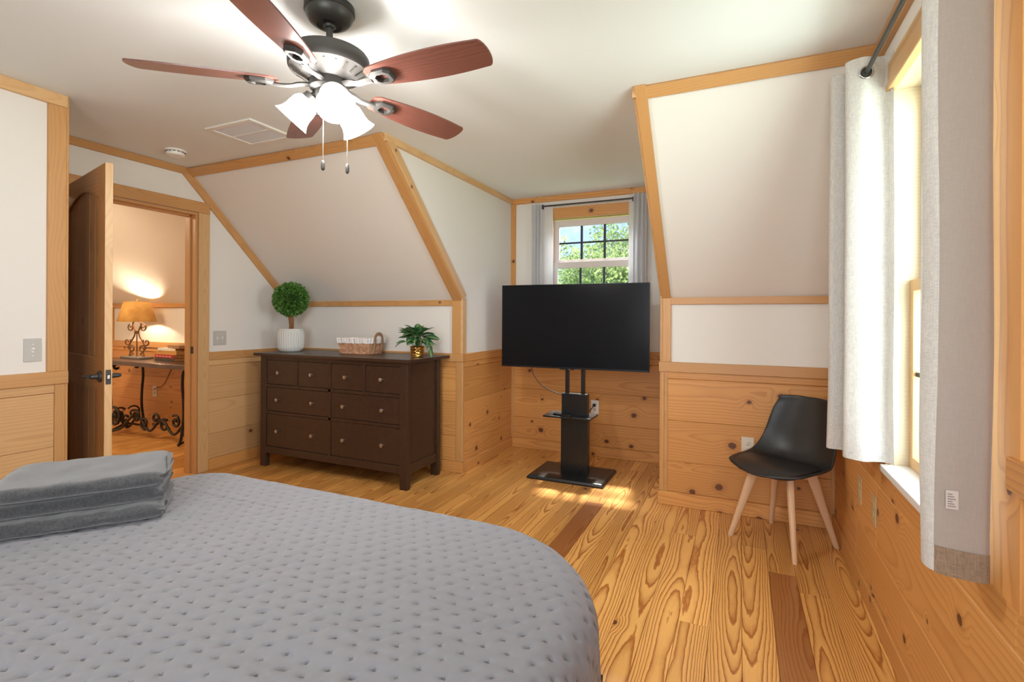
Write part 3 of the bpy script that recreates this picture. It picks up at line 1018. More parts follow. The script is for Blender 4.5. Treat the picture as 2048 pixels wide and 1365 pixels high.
# ------------------------------------------------------------------ bed, quilt
bed = thing('bed_frame', 'black metal bed frame under the grey quilt', 'bed', (-1.31, .47, 0))
HB = .60
bx0, bx1, by0, by1 = -1.0, 1.0, -1.0, 1.14   # local mattress outline


def rounded(x0, x1, y0, y1, r, n=6):
    p = []
    for cx_, cy_, a0 in ((x1 - r, y1 - r, 0), (x0 + r, y1 - r, 90), (x0 + r, y0 + r, 180), (x1 - r, y0 + r, 270)):
        p += arc(cx_, cy_, r, a0, a0 + 90, n)
    return p


MB().prism(rounded(bx0 + .07, bx1 - .07, by0 + .07, by1 - .07, .42), .33, HB - .035, 'Z').build('mattress', M['mattress'], bed, smooth=40)
MB().box(bx0 + .09, bx1 - .09, by0 + .02, .87, .27, .325).build('side_rail', M['blackmetal'], bed, bevel=.004)
for (lx, ly) in ((bx1 - .12, .82), (bx0 + .12, .82), (bx1 - .12, by0 + .06), (bx0 + .12, by0 + .06)):
    MB().box(lx - .02, lx + .02, ly - .02, ly + .02, 0, .27).build('leg', M['blackmetal'], bed, bevel=.003)
MB().box(.90, .972, .868, .898, .20, .326).build('corner_bracket', M['blackmetal'], bed, bevel=.004)


def make_quilt():
    r = .10
    rc_r, rc_l = .40, .14
    hx, hy = 1.01 - r, 1.15 - r
    drop = .36
    step = .0055
    ext = r * PI / 2 + drop - r
    aa = np.arange(-hx - ext, hx + ext + step, step)
    bb = np.concatenate([np.arange(-hy, -.08, .05), np.arange(-.08, hy + ext + step, step)])
    Aa, Bb = np.meshgrid(aa, bb)
    a, b_ = Aa.ravel(), Bb.ravel()
    # displacement pattern in cloth space
    sx, sy = .056, .038
    row = np.round(b_ / sy)
    off = np.where(np.mod(row, 2) == 0, 0, sx / 2)
    col = np.round((a - off) / sx)
    jx = np.sin(row * 12.9898 + col * 78.233) * 43758.5453
    jx = (jx - np.floor(jx) - .5) * .010
    jy = np.sin(row * 39.425 + col * 11.135) * 24634.63
    jy = (jy - np.floor(jy) - .5) * .007
    best = np.full(a.shape, 9.0)
    crease = np.zeros_like(a)
    for dr in (-1, 0, 1):
        rw = row + dr
        of = np.where(np.mod(rw, 2) == 0, 0, sx / 2)
        cc = np.round((a - of) / sx)
        for dc in (0,):
            px = (cc + dc) * sx + of
            py = rw * sy
            h1 = np.sin(rw * 12.9898 + cc * 78.233) * 43758.5453
            h1 = h1 - np.floor(h1) - .5
            h2 = np.sin(rw * 39.425 + cc * 11.135) * 24634.63
            h2 = h2 - np.floor(h2) - .5
            ux, uy = a - px - h1 * .005, b_ - py - h2 * .0035
            best = np.minimum(best, np.hypot(ux, uy * 1.25))
            for kk in range(3):
                ang = (h1 * 1.3 + (0, .75, -.7)[kk] + h2 * .8) + (PI if (kk == 1) else 0)
                al = ux * np.cos(ang) + uy * np.sin(ang)
                pe = -ux * np.sin(ang) + uy * np.cos(ang)
                lenk = (.019, .013, .013)[kk] * (1 + h2)
                side_ = 1 / (1 + np.exp(-(al + .002) / .002))
                crease += -(.0058 * (.65 + h1)) * np.exp(-(pe / (.0034 + np.abs(al) * .10)) ** 2) * np.exp(-(al / lenk) ** 2) * side_
    disp = -.0032 * np.exp(-(best / .0055) ** 2) - .0014 * np.exp(-(best / .016) ** 2) + crease * (.55 + .6 * (1 - np.clip((b_ - .1) / .8, 0, 1)))
    # cross stitch lobes
    wr = np.zeros_like(a)
    # smooth random waves (wrinkles mostly along X on the near part)
    g = np.random.default_rng(3)
    for i in range(46):
        fx, fy = g.uniform(4, 30), g.uniform(22, 75)
        ph, amp = g.uniform(0, 6.28), g.uniform(.25, 1.0)
        th = g.normal(0, .35)
        u = a * math.cos(th) + b_ * math.sin(th)
        v = -a * math.sin(th) + b_ * math.cos(th)
        env = .35 + .65 * np.sin(a * g.uniform(2, 7) + g.uniform(0, 6)) * np.sin(b_ * g.uniform(2, 7) + g.uniform(0, 6))
        wr += amp * env * np.sin(v * fy + .9 * np.sin(u * fx * .35 + ph) + ph)
    near = 1 - np.clip((b_ - .15) / .75, 0, 1) * .75
    wr = np.sign(wr) * np.abs(wr) ** 1.25
    disp += wr * .0011 * near
    disp += .004 * np.sin(a * 3.1 + 1) * np.sin(b_ * 2.6)
    # seam around the border
    hr, wr_ = hx - .02, hy - .055
    dseam = np.minimum(np.abs(b_ - .865), 9)
    disp += np.where(np.abs(a) < hr + .5, (-.0050 * np.exp(-(dseam / .0045) ** 2)) * np.clip((-.05 - a) / .4, .12, 1), 0)
    # drape
    rc = np.where(a > 0, rc_r, rc_l)
    qx = np.abs(a) - (hx - rc)
    qy = np.abs(b_) - (hy - rc)
    qy = np.where(b_ < 0, np.minimum(qy, -.001), qy)
    mx_, my_ = np.maximum(qx, 0), np.maximum(qy, 0)
    ln = np.hypot(mx_, my_)
    d = np.where(ln > 0, ln - rc, np.maximum(qx, qy) - rc)
    d = np.maximum(d, 0)
    nx_ = np.where(ln > 1e-9, mx_ / np.maximum(ln, 1e-9), 0) * np.sign(a)
    ny_ = np.where(ln > 1e-9, my_ / np.maximum(ln, 1e-9), 0) * np.sign(b_)
    q0, q1 = a - nx_ * d, b_ - ny_ * d
    an = np.minimum(d / r, PI / 2)
    down = np.maximum(d - r * PI / 2, 0)
    outw = r * np.sin(an) + down * .03 + .006 * np.sin((a * ny_ - b_ * nx_) * 26) * np.minimum(down / .15, 1)
    z = HB - r * (1 - np.cos(an)) - down
    x = q0 + nx_ * (outw + disp * np.sin(an))
    y = q1 + ny_ * (outw + disp * np.sin(an))
    z = z + disp * np.cos(an)
    z = np.maximum(z, .06)
    V = np.stack([x, y, z], 1)
    nr, ncol = Aa.shape
    idx = np.arange(nr * ncol).reshape(nr, ncol)
    F = np.stack([idx[:-1, :-1], idx[:-1, 1:], idx[1:, 1:], idx[1:, :-1]], -1).reshape(-1, 4)
    # trim rounded cloth corners
    okv = d < ext + .001
    okf = okv[F].all(1)
    F = F[okf]
    me = bpy.data.meshes.new('quilt')
    me.vertices.add(len(V))
    me.vertices.foreach_set('co', V.astype(np.float32).ravel())
    me.loops.add(F.size)
    me.loops.foreach_set('vertex_index', F.ravel().astype(np.int32))
    me.polygons.add(len(F))
    me.polygons.foreach_set('loop_start', (np.arange(len(F)) * 4).astype(np.int32))
    me.polygons.foreach_set('loop_total', np.full(len(F), 4, np.int32))
    me.polygons.foreach_set('use_smooth', np.ones(len(F), bool))
    me.materials.append(M['quilt'])
    me.update(calc_edges=True)
    me.validate()
    o = bpy.data.objects.new('quilt', me)
    C.objects.link(o)
    return o


def stitches(qo):
    """tiny cross stitches at the tufts, lying just on the cloth"""
    sx, sy = .056, .038
    m_ = MB()
    for row in range(-2, 27):
        for col in range(-17, 18):
            a = col * sx + (0 if row % 2 == 0 else sx / 2)
            b = row * sy
            if abs(a) > .93 or b > 1.03 or math.hypot(max(0, a - .51), max(0, b - .65)) > .42:
                continue
            j1 = math.sin(row * 12.9898 + col * 78.233) * 43758.5453
            j1 = (j1 - math.floor(j1) - .5) * .010
            j2 = math.sin(row * 39.425 + col * 11.135) * 24634.63
            j2 = (j2 - math.floor(j2) - .5) * .007
            a += j1 * .5
            b += j2 * .5
            for dx, dy in ((.0035, 0), (-.0035, 0), (0, .0035), (0, -.0035)):
                x, y = a + dx, b + dy
                h_, ok = 0, None
                hit, loc, nrm, _ = qo.ray_cast((x, y, 1.0), (0, 0, -1))
                if not hit:
                    continue
                l_, w_ = (.0026, .0008) if dy == 0 else (.0008, .0026)
                z = loc.z + .0010
                m_.add([(x - l_, y - w_, z), (x + l_, y - w_, z), (x + l_, y + w_, z), (x - l_, y + w_, z)], [(0, 1, 2, 3)])
    o = m_.build('stitching', M['stitch'], qo, fix=False)
    o['kind'] = 'stuff'


quilt = make_quilt()
bpy.context.view_layer.update()
stitches(quilt)
quilt.location = (-1.31, .47, 0)
tag(quilt, 'grey quilted bedspread with small stitched tufts draped over the bed', 'bedspread')


# ------------------------------------------------------------------ folded blankets
def towel(name, L, D, Hh, c, ax, label, seed, amp=.006):
    pr = []
    r = Hh / 2
    g = Hh * .05
    n1 = 10
    xb, xf = -D / 2, D / 2 - r
    for i in range(n1):
        pr.append((xb + (xf - xb) * i / n1, 0))
    pr += [(xf + r * math.cos(math.radians(t_)), r + r * math.sin(math.radians(t_))) for t_ in range(-90, 91, 15)]
    for i in range(n1):
        pr.append((xf - (xf - xb) * (i + 1) / n1, Hh))
    # layered back / slits
    def slit(z, depth):
        return [(xb - .002, z + g), (xb + depth, z), (xb - .002, z - g)]
    pr += [(xb - .008, Hh * .86)] + slit(Hh * .70, D * .7) + [(xb - .01, Hh * .58)] + slit(Hh * .44, D * .7) + [(xb - .006, Hh * .32)] + slit(Hh * .20, D * .6) + [(xb - .006, Hh * .08)]
    N = len(pr)
    nl = 44
    vs, fs = [], []
    for i in range(nl):
        t_ = i / (nl - 1)
        e = min(t_, 1 - t_) * L
        sh = 1 - .34 * math.exp(-(e / .010))
        for (y_, z_) in pr:
            x_ = -L / 2 + L * t_
            zz = z_ * sh + (1 - sh) * Hh * .45
            nz_ = mnoise.noise((x_ * 14 + seed, y_ * 14, z_ * 40)) * amp
            nz2 = mnoise.noise((x_ * 4 + seed * 3, y_ * 5, 0)) * amp * 1.2
            if e < .004:
                x_ += (1 if t_ > .5 else -1) * .011 * math.sin(z_ / Hh * 16 + seed + y_ * 9)
            nz_ += amp * .9 * mnoise.noise((x_ * 9 + y_ * 16 + seed, (y_ - x_) * 22, z_ * 10)) * (1 if amp > .006 else .2)
            vs.append((x_ + nz_ * .6, y_ + nz_ * (1 if y_ > xf - .02 else .2), max(0.0005, zz + (nz_ + nz2) * (z_ / Hh))))
    for i in range(nl - 1):
        for k in range(N):
            k2 = (k + 1) % N
            fs.append((i * N + k, i * N + k2, (i + 1) * N + k2, (i + 1) * N + k))
    fs.append(tuple(range(N)))
    fs.append(tuple((nl - 1) * N + k for k in range(N)))
    o = MB().add(vs, fs).build(name, M['towel'], smooth=45)
    ax = Vector(ax).normalized()
    ay = Vector((0, 0, 1)).cross(ax)
    m_ = Matrix((ax, ay, Vector((0, 0, 1)))).transposed().to_4x4()
    m_.translation = Vector(c)
    o.matrix_world = m_
    tag(o, label, 'blanket', 'folded grey blankets on the bed')
    return o


TAX = (-.60, -.80, 0)      # local +y then points towards (.8,-.6): the front fold faces the camera
TC = Vector((-2.085, 1.03, 0))
fr_ = Vector((.8, -.6, 0))
ln_ = Vector((-.6, -.8, 0))
towel('blanket', .60, .34, .042, TC + ln_ * .085 + fr_ * .008 + Vector((0, 0, HB + .004)), TAX, 'bottom grey fleece blanket of the stack, wrinkled, lying on the quilt', 2, .008)
towel('blanket', .44, .30, .044, TC + ln_ * .012 + Vector((0, 0, HB + .057)), TAX, 'middle grey fleece blanket of the stack, smooth folded edge', 5, .004)
towel('blanket', .46, .33, .050, TC + ln_ * .02 + fr_ * .005 + Vector((0, 0, HB + .110)), TAX, 'top grey fleece blanket of the stack, thick and lightest', 9, .005)

# ------------------------------------------------------------------ dresser
dr = thing('dresser', 'dark espresso brown eight-drawer dresser with round nickel knobs', 'dresser', (-3.045, 3.36, 0))
DX0, DX1, DYF, DYBk = -.775, .775, -.232, .23
ES = M['espresso']


def dbox(name, x0, x1, y0, y1, z0, z1, bev=.003, mat=None, parent=dr):
    return MB().box(x0, x1, y0, y1, z0, z1).build(name, mat or ES, parent, bevel=bev)


dbox('top', -.83, .82, -.262, .300, .960, .984, .003)
for lx in (DX0, DX1 - .066):
    for ly in (DYF, DYBk - .045):
        dbox('leg', lx, lx + .066, ly, ly + .045, 0, .960)
dbox('side_panel', DX1 - .050, DX1 - .016, DYF + .045, DYBk - .045, .150, .960)
dbox('side_panel', DX0 + .016, DX0 + .050, DYF + .045, DYBk - .045, .150, .960)
dbox('side_rail', DX1 - .045, DX1 - .006, DYF + .045, DYBk - .045, .115, .185, .002)
dbox('side_rail', DX0 + .006, DX0 + .045, DYF + .045, DYBk - .045, .115, .185, .002)
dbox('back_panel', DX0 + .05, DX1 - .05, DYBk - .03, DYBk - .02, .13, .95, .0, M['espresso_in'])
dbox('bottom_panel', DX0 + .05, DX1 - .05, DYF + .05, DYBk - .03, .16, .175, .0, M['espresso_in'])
fx0, fx1 = DX0 + .066, DX1 - .066
dbox('top_rail', fx0, fx1, DYF + .003, DYF + .030, .926, .960, .001)
dbox('rail', fx0, fx1, DYF + .003, DYF + .030, .692, .716, .001)
dbox('rail', fx0, fx1, DYF + .003, DYF + .030, .462, .484, .001)
dbox('bottom_rail', fx0, fx1, DYF + .003, DYF + .030, .118, .178, .001)
xc_ = .012
dbox('divider', xc_ - .013, xc_ + .013, DYF + .003, DYF + .030, .178, .926, .001)
q1_, q3_ = (fx0 + xc_) / 2 - .004, (fx1 + xc_) / 2 + .002
dbox('divider', q1_ - .011, q1_ + .011, DYF + .003, DYF + .030, .716, .926, .001)
dbox('divider', q3_ - .011, q3_ + .011, DYF + .003, DYF + .030, .716, .926, .001)
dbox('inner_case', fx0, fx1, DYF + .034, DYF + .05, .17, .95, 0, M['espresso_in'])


def drawer(x0, x1, z0, z1, kx):
    g_ = .0035
    d_ = dbox('drawer', x0 + g_, x1 - g_, DYF + .0075, DYF + .030, z0 + g_, z1 - g_, .0015)
    for x_ in kx:
        m_ = MB().lathe([(.007, 0), (.006, .012), (.008, .016), (.0145, .021), (.016, .026), (.0145, .032), (.009, .0345)], 16,
                        Matrix.Translation((x_, DYF + .0075, (z0 + z1) / 2)) @ Matrix.Rotation(PI / 2, 4, 'X'))
        m_.build('knob', M['nickel'], d_, smooth=50)
    return d_


for a_, b_ in ((fx0, q1_ - .011), (q1_ + .011, xc_ - .013), (xc_ + .013, q3_ - .011), (q3_ + .011, fx1)):
    drawer(a_, b_, .716, .926, [(a_ + b_) / 2 + (.0 if a_ > fx0 else -.01)])
for a_, b_ in ((fx0, xc_ - .013), (xc_ + .013, fx1)):
    kk = [a_ + (b_ - a_) * .21, a_ + (b_ - a_) * .77]
    drawer(a_, b_, .484, .692, kk)
    drawer(a_, b_, .178, .462, kk)

# ------------------------------------------------------------------ topiary
ZT = .984
tp = thing('topiary', 'round boxwood topiary ball in a ribbed white pot on the dresser', 'plant', (-3.735, 3.375, ZT))
# ribbed pot
prof = [(.078, 0), (.094, .008), (.108, .035), (.113, .075), (.1145, .15), (.1150, .195), (.116, .208)]
nseg = 144


def potfn(u, v):
    i = v * (len(prof) - 1)
    i0 = min(int(i), len(prof) - 2)
    f_ = i - i0
    r_ = prof[i0][0] * (1 - f_) + prof[i0 + 1][0] * f_
    z_ = prof[i0][1] * (1 - f_) + prof[i0 + 1][1] * f_
    rib = max(0, math.cos(u * 2 * PI * 36)) ** .7 * .0038 if .02 < z_ < .185 else 0
    return (math.cos(u * 2 * PI) * (r_ + rib - .002), math.sin(u * 2 * PI) * (r_ + rib - .002), z_)


m_ = MB().grid(potfn, nseg, 25, closeu=True)
m_.lathe([(.112, .208), (.102, .207), (.100, .17)], 48, cap=False)
m_.lathe([(.001, 0), (.078, 0)], 48, cap=False)
m_.build('pot', M['pot'], tp, smooth=60)
MB().lathe([(.101, .175), (.06, .185), (.001, .19)], 24, cap=False).build('soil', M['soil'], tp, smooth=60)
m_ = MB()
for k in range(3):
    pts = []
    for i in range(14):
        t_ = i / 13
        a_ = k * 2.1 + t_ * 3.0
        pts.append((math.cos(a_) * .011 + .004 * math.sin(t_ * 5), math.sin(a_) * .011, .17 + t_ * .24))
    m_.tube(pts, .010, 8)
m_.build('stem', M['trunk'], tp, smooth=60)


def leaf_cloud(n, cfun, size, r):
    vs, fs = [], []
    for _ in range(n):
        p, nrm = cfun(r)
        nrm = Vector(nrm).normalized()
        tdir = Vector((r.gauss(0, 1), r.gauss(0, 1), r.gauss(0, 1)))
        dirv = (nrm * 1.0 + tdir * .55).normalized()
        side = dirv.cross(Vector((r.gauss(0, 1), r.gauss(0, 1), r.gauss(0, 1)))).normalized()
        s_ = size * r.uniform(.7, 1.3)
        nn = dirv.cross(side)
        k = len(vs)
        p = Vector(p)
        vs += [p, p + dirv * s_ * .5 + side * s_ * .24 + nn * s_ * .06, p + dirv * s_, p + dirv * s_ * .5 - side * s_ * .24 + nn * s_ * .06]
        fs += [(k, k + 1, k + 2, k + 3)]
    return vs, fs


def ballfn(cz, R):
    def f(r):
        v = Vector((r.gauss(0, 1), r.gauss(0, 1), r.gauss(0, 1))).normalized()
        rr = R * (r.uniform(.62, 1.0) ** .6) * (1 + .05 * mnoise.noise(v * 4))
        return Vector((0, 0, cz)) + v * rr * .93, v
    return f


r_ = random.Random(4)
vs, fs = leaf_cloud(5200, ballfn(.474, .156), .024, r_)
o = MB().add(vs, fs).build('foliage', M['box_leaf'], tp, fix=False)
o['kind'] = 'stuff'
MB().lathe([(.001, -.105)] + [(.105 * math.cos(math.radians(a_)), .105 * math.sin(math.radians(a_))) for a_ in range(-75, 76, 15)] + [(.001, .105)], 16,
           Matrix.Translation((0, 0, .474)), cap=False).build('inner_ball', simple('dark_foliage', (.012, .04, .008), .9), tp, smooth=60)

# ------------------------------------------------------------------ basket
bk = thing('basket', 'small woven splint basket with white cloth liner on the dresser', 'basket', (-3.005, 3.475, ZT), math.radians(0))
BX, BY, BHh = .150, .088, .122


def bper(u, z, off=0.0):
    """point on the basket perimeter: rounded rectangle flaring upward"""
    fl_ = 1 + .16 * z / BHh
    hx_, hy_ = BX * fl_ + off, BY * fl_ + off
    per = 4 * (hx_ + hy_)
    s_ = (u % 1.0) * per
    if s_ < 2 * hx_:
        p = (-hx_ + s_, -hy_)
        nn = (0, -1)
    elif s_ < 2 * hx_ + 2 * hy_:
        p = (hx_, -hy_ + s_ - 2 * hx_)
        nn = (1, 0)
    elif s_ < 4 * hx_ + 2 * hy_:
        p = (hx_ - (s_ - 2 * hx_ - 2 * hy_), hy_)
        nn = (0, 1)
    else:
        p = (-hx_, hy_ - (s_ - 4 * hx_ - 2 * hy_))
        nn = (-1, 0)
    return p, nn


NS = 26
for j in range(4):
    z0_ = .006 + j * .0285

    def wf(u, v, j=j, z0_=z0_):
        zz = z0_ + v * .0262
        ph = math.cos(u * PI * NS + j * PI)
        p, nn = bper(u, zz, .0026 * max(-1, min(1, ph * 2.2)) + .001 * math.sin(v * PI))
        return (p[0], p[1], zz)
    MB().grid(wf, 208, 3, closeu=True).build('weaver', M['splint'], bk, smooth=60)
for k in range(NS):
    u_ = (k + .5) / NS
    p0, n0 = bper(u_, .0)
    p1, n1 = bper(u_, BHh)
    w_ = .0085
    tx, ty = -n0[1], n0[0]
    vs = [(p0[0] + tx * w_ * s, p0[1] + ty * w_ * s, .002) for s in (-1, 1)] + [(p1[0] + tx * w_ * s, p1[1] + ty * w_ * s, BHh) for s in (1, -1)]
    vs += [(x_ + n0[0] * .0015, y_ + n0[1] * .0015, z_) for x_, y_, z_ in vs]
    MB().add(vs, [(0, 3, 2, 1), (4, 5, 6, 7), (0, 1, 5, 4), (1, 2, 6, 5), (2, 3, 7, 6), (3, 0, 4, 7)]).build('stake', M['splint'], bk)
MB().box(-BX, BX, -BY, BY, .001, .006).build('bottom', M['splint'], bk)


def linfn(u, v):
    # liner: inside wall, over the rim, then a skirt outside
    wob = .0025 * math.sin(u * 2 * PI * 17 + math.sin(u * 40)) + .0015 * math.sin(u * 2 * PI * 41)
    if v < .3:
        zz, off = .012 + (BHh + .010 - .012) * v / .3, -.006
    elif v < .5:
        t_ = (v - .3) / .2
        zz, off = BHh + .010 + .006 * math.sin(PI * t_), -.006 + .0135 * t_
    else:
        t_ = (v - .5) / .5
        zz, off = BHh + .010 - t_ * .040, .0075 + .001 * t_
    p, nn = bper(u, min(zz, BHh + .01), off + wob * (1 if v > .4 else .3))
    return (p[0], p[1], zz + (wob * .8 if v > .95 else 0))


MB().grid(linfn, 220, 17, closeu=True).build('liner', M['liner'], bk, smooth=80)
MB().box(-BX, BX, -BY, BY, .010, .014).build('liner_base', M['liner'], bk)
for sx_ in (1,):
    pts = []
    for i in range(17):
        t_ = i / 16
        a_ = PI * t_
        yy = -.048 * math.cos(a_)
        zz = .095 + .078 * (math.sin(a_) ** .45)
        pts.append((sx_ * (BX * 1.16 + .014), yy, zz))
    pts = [(pts[0][0] - sx_ * .012, pts[0][1], .03)] + pts + [(pts[-1][0] - sx_ * .012, pts[-1][1], .03)]
    MB().tube(pts, .0145, 8, flat=.28, up=(1, 0, 0)).build('handle', M['handle'], bk, smooth=60)

# ------------------------------------------------------------------ variegated plant
vp = thing('potted_plant', 'small variegated leafy plant in a hammered brass pot on the dresser', 'plant', (-2.352, 3.375, ZT))
m_ = MB().lathe([(.046, 0), (.052, .004), (.054, .03), (.055, .078), (.058, .084), (.055, .088), (.050, .086), (.049, .07)], 32, cap=False)
m_.lathe([(.001, .001), (.046, 0)], 32, cap=False)
m_.build('pot', M['brass'], vp, smooth=50)
MB().lathe([(.050, .072), (.001, .076)], 20, cap=False).build('soil', M['soil'], vp)


def leaf_mesh(L, W, fold=.25, curl=.25):
    vs, fs = [], []
    n = 7
    for i in range(n):
        t_ = i / (n - 1)
        w_ = W * (math.sin(PI * min(1, t_ * .98 + .02)) ** .75) * (1 - .45 * t_)
        x_ = L * t_
        z_ = -curl * L * t_ * t_
        for s_ in (-1, -.5, 0, .5, 1):
            vs.append((x_, w_ * s_, z_ + abs(s_) * w_ * fold))
    for i in range(n - 1):
        for k in range(4):
            fs.append((i * 5 + k, i * 5 + k + 1, (i + 1) * 5 + k + 1, (i + 1) * 5 + k))
    return MB().add(vs, fs).mesh('leaf', M['pothos'], smooth=180)


lmesh = [leaf_mesh(.118, .044), leaf_mesh(.104, .040, .3, .4), leaf_mesh(.086, .035, .2, .15)]
r_ = random.Random(21)
stems = MB()
nleaf = 58
for i in range(nleaf):
    ring = i / nleaf
    az_ = i * 2.399963 + r_.uniform(-.2, .2)
    el = math.radians(r_.choice([76, 60, 48, 36, 24, 14]) + r_.uniform(-8, 8))
    rad = r_.uniform(.02, .085) * (1.3 if el < .5 else .6)
    hh = .112 + .075 * math.sin(max(el, 0)) * r_.uniform(.6, 1.1) + (0.02 if el > .3 else 0)
    base_ = Vector((math.cos(az_) * rad, math.sin(az_) * rad, hh))
    stems.tube([(math.cos(az_) * .01, math.sin(az_) * .01, .07), base_ * .6 + Vector((0, 0, .045)), base_], .0016, 5)
    o = bpy.data.objects.new('leaf', lmesh[i % 3])
    C.objects.link(o)
    o.parent = vp
    o.location = base_
    o.rotation_euler = (r_.uniform(-.5, .5), -el * .8 + .25, az_)
# a trailing sprig on the right
for k in range(7):
    az_ = -.35 + r_.uniform(-.5, .5)
    b0 = Vector((.085 + .010 * k, -.02 + r_.uniform(-.02, .02), .15 - .014 * k))
    stems.tube([(.02, 0, .09), (.06, -.01, .13), b0], .0015, 5)
    o = bpy.data.objects.new('leaf', lmesh[2])
    C.objects.link(o)
    o.parent = vp
    o.location = b0
    o.scale = (.75, .75, .75)
    o.rotation_euler = (r_.uniform(-.6, .6), .9 + r_.uniform(-.3, .3), az_)
stems.build('stems', M['box_leaf'], vp, smooth=60)['kind'] = 'stuff'

# ------------------------------------------------------------------ television, stand, remote, cords
st = thing('tv_stand', 'black floor television stand with flat base, column and small shelf', 'stand', (-1.265, 4.03, 0))
BMt = M['blackmetal']
m_ = MB()
bw, bd = .315, .232
bp_ = [(-bw, -bd), (bw, -bd), (bw, bd), (-bw, bd)]


def inset(p, d_):
    return [(x_ - math.copysign(d_, x_), y_ - math.copysign(d_, y_)) for x_, y_ in p]


rings = [(bp_, 0), (bp_, .012), (inset(bp_, .010), .026), (inset(bp_, .022), .030), (inset(bp_, .075), .034)]
vs, fs = [], []
for p, z_ in rings:
    vs += [(x_, y_, z_) for x_, y_ in p]
for i in range(len(rings) - 1):
    for k in range(4):
        k2 = (k + 1) % 4
        fs.append((i * 4 + k, i * 4 + k2, i * 4 + 4 + k2, i * 4 + 4 + k))
fs += [(3, 2, 1, 0), tuple(len(vs) - 4 + k for k in range(4))]
m_.add(vs, fs)
m_.build('base', BMt, st, bevel=.003)
cx0 = .022
MB().box(cx0 - .114, cx0 + .114, -.032, .038, .030, .50).build('column', BMt, st, bevel=.004)
MB().box(cx0 - .110, cx0 + .110, -.028, .030, .50, .680).build('back_plate', BMt, st, bevel=.003)
for px_ in (-.047, .088):
    MB().box(px_ - .015, px_ + .015, -.012, .018, .60, 1.45).build('pole', BMt, st, bevel=.003)
MB().box(-.25, .28, -.004, .008, 1.10, 1.14).build('mount_bar', BMt, st, bevel=.002)
MB().box(-.25, .28, -.004, .008, 1.32, 1.36).build('mount_bar', BMt, st, bevel=.002)
MB().prism([(-.222, -.112), (.182, -.112), (.182, .13), (-.222, .13)], .484, .500, 'Z').build('shelf', BMt, st, bevel=.004)
MB().lathe([(.006, 0), (.006, .006), (.003, .008)], 10, Matrix.Translation((cx0 + .06, -.032, .07)) @ Matrix.Rotation(PI / 2, 4, 'X')).build('bolt', BMt, st, smooth=40)

tv = thing('television', 'large black flat-screen television on the stand below the alcove window', 'television', (-1.2535, 3.955, .886), math.radians(2.0))
TWd, THt = .6165, .693
MB().box(-TWd, TWd, -.006, .020, 0, THt).build('frame', M['bezel'], tv, bevel=.003)
MB().box(-TWd + .004, TWd - .004, -.0075, -.005, .014, THt - .004).build('screen', M['screen'], tv)
MB().box(-TWd * .72, TWd * .72, .020, .050, .06, THt * .72).build('back_housing', M['black'], tv, bevel=.012)
MB().box(-.10, .02, -.002, .012, -.008, .0).build('sensor_bar', M['black'], tv, bevel=.002)
MB().lathe([(.004, 0), (.004, .004), (.002, .005)], 10, Matrix.Translation((-.018, -.003, -.004)) @ Matrix.Rotation(PI / 2, 4, 'X')).build('indicator', M['chrome'], tv)
rm = thing('remote_control', 'black remote control lying on the small shelf of the stand', 'remote', (-1.325, 3.948, .5012), math.radians(-16))
MB().box(-.085, .085, -.020, .020, 0, .016).build('body', M['black'], rm, bevel=.006)
for i in range(6):
    for j in range(2):
        MB().box(-.065 + i * .02, -.054 + i * .02, -.012 + j * .014, -.003 + j * .014, .016, .0175).build('button', M['bezel'], rm)


def bez(pts, n=10):
    """Catmull-Rom through pts"""
    P = [Vector(p) for p in pts]
    P = [P[0] * 2 - P[1]] + P + [P[-1] * 2 - P[-2]]
    out = []
    for i in range(1, len(P) - 2):
        for k in range(n):
            t_ = k / n
            a_, b_, c_, d_ = P[i - 1], P[i], P[i + 1], P[i + 2]
            out.append(.5 * ((2 * b_) + (c_ - a_) * t_ + (2 * a_ - 5 * b_ + 4 * c_ - d_) * t_ * t_ + (3 * b_ - a_ - 3 * c_ + d_) * t_ ** 3))
    out.append(P[-2])
    return out


o = MB().tube(bez([(-1.632, 4.02, .93), (-1.627, 4.02, .868), (-1.604, 4.02, .805), (-1.544, 4.02, .736), (-1.485, 4.03, .698), (-1.40, 4.04, .668), (-1.345, 4.05, .652)]), .0038, 8).build('cord', M['cord'], None, smooth=60)
tag(o, 'thin black cord hanging from the television down to the stand', 'cord')


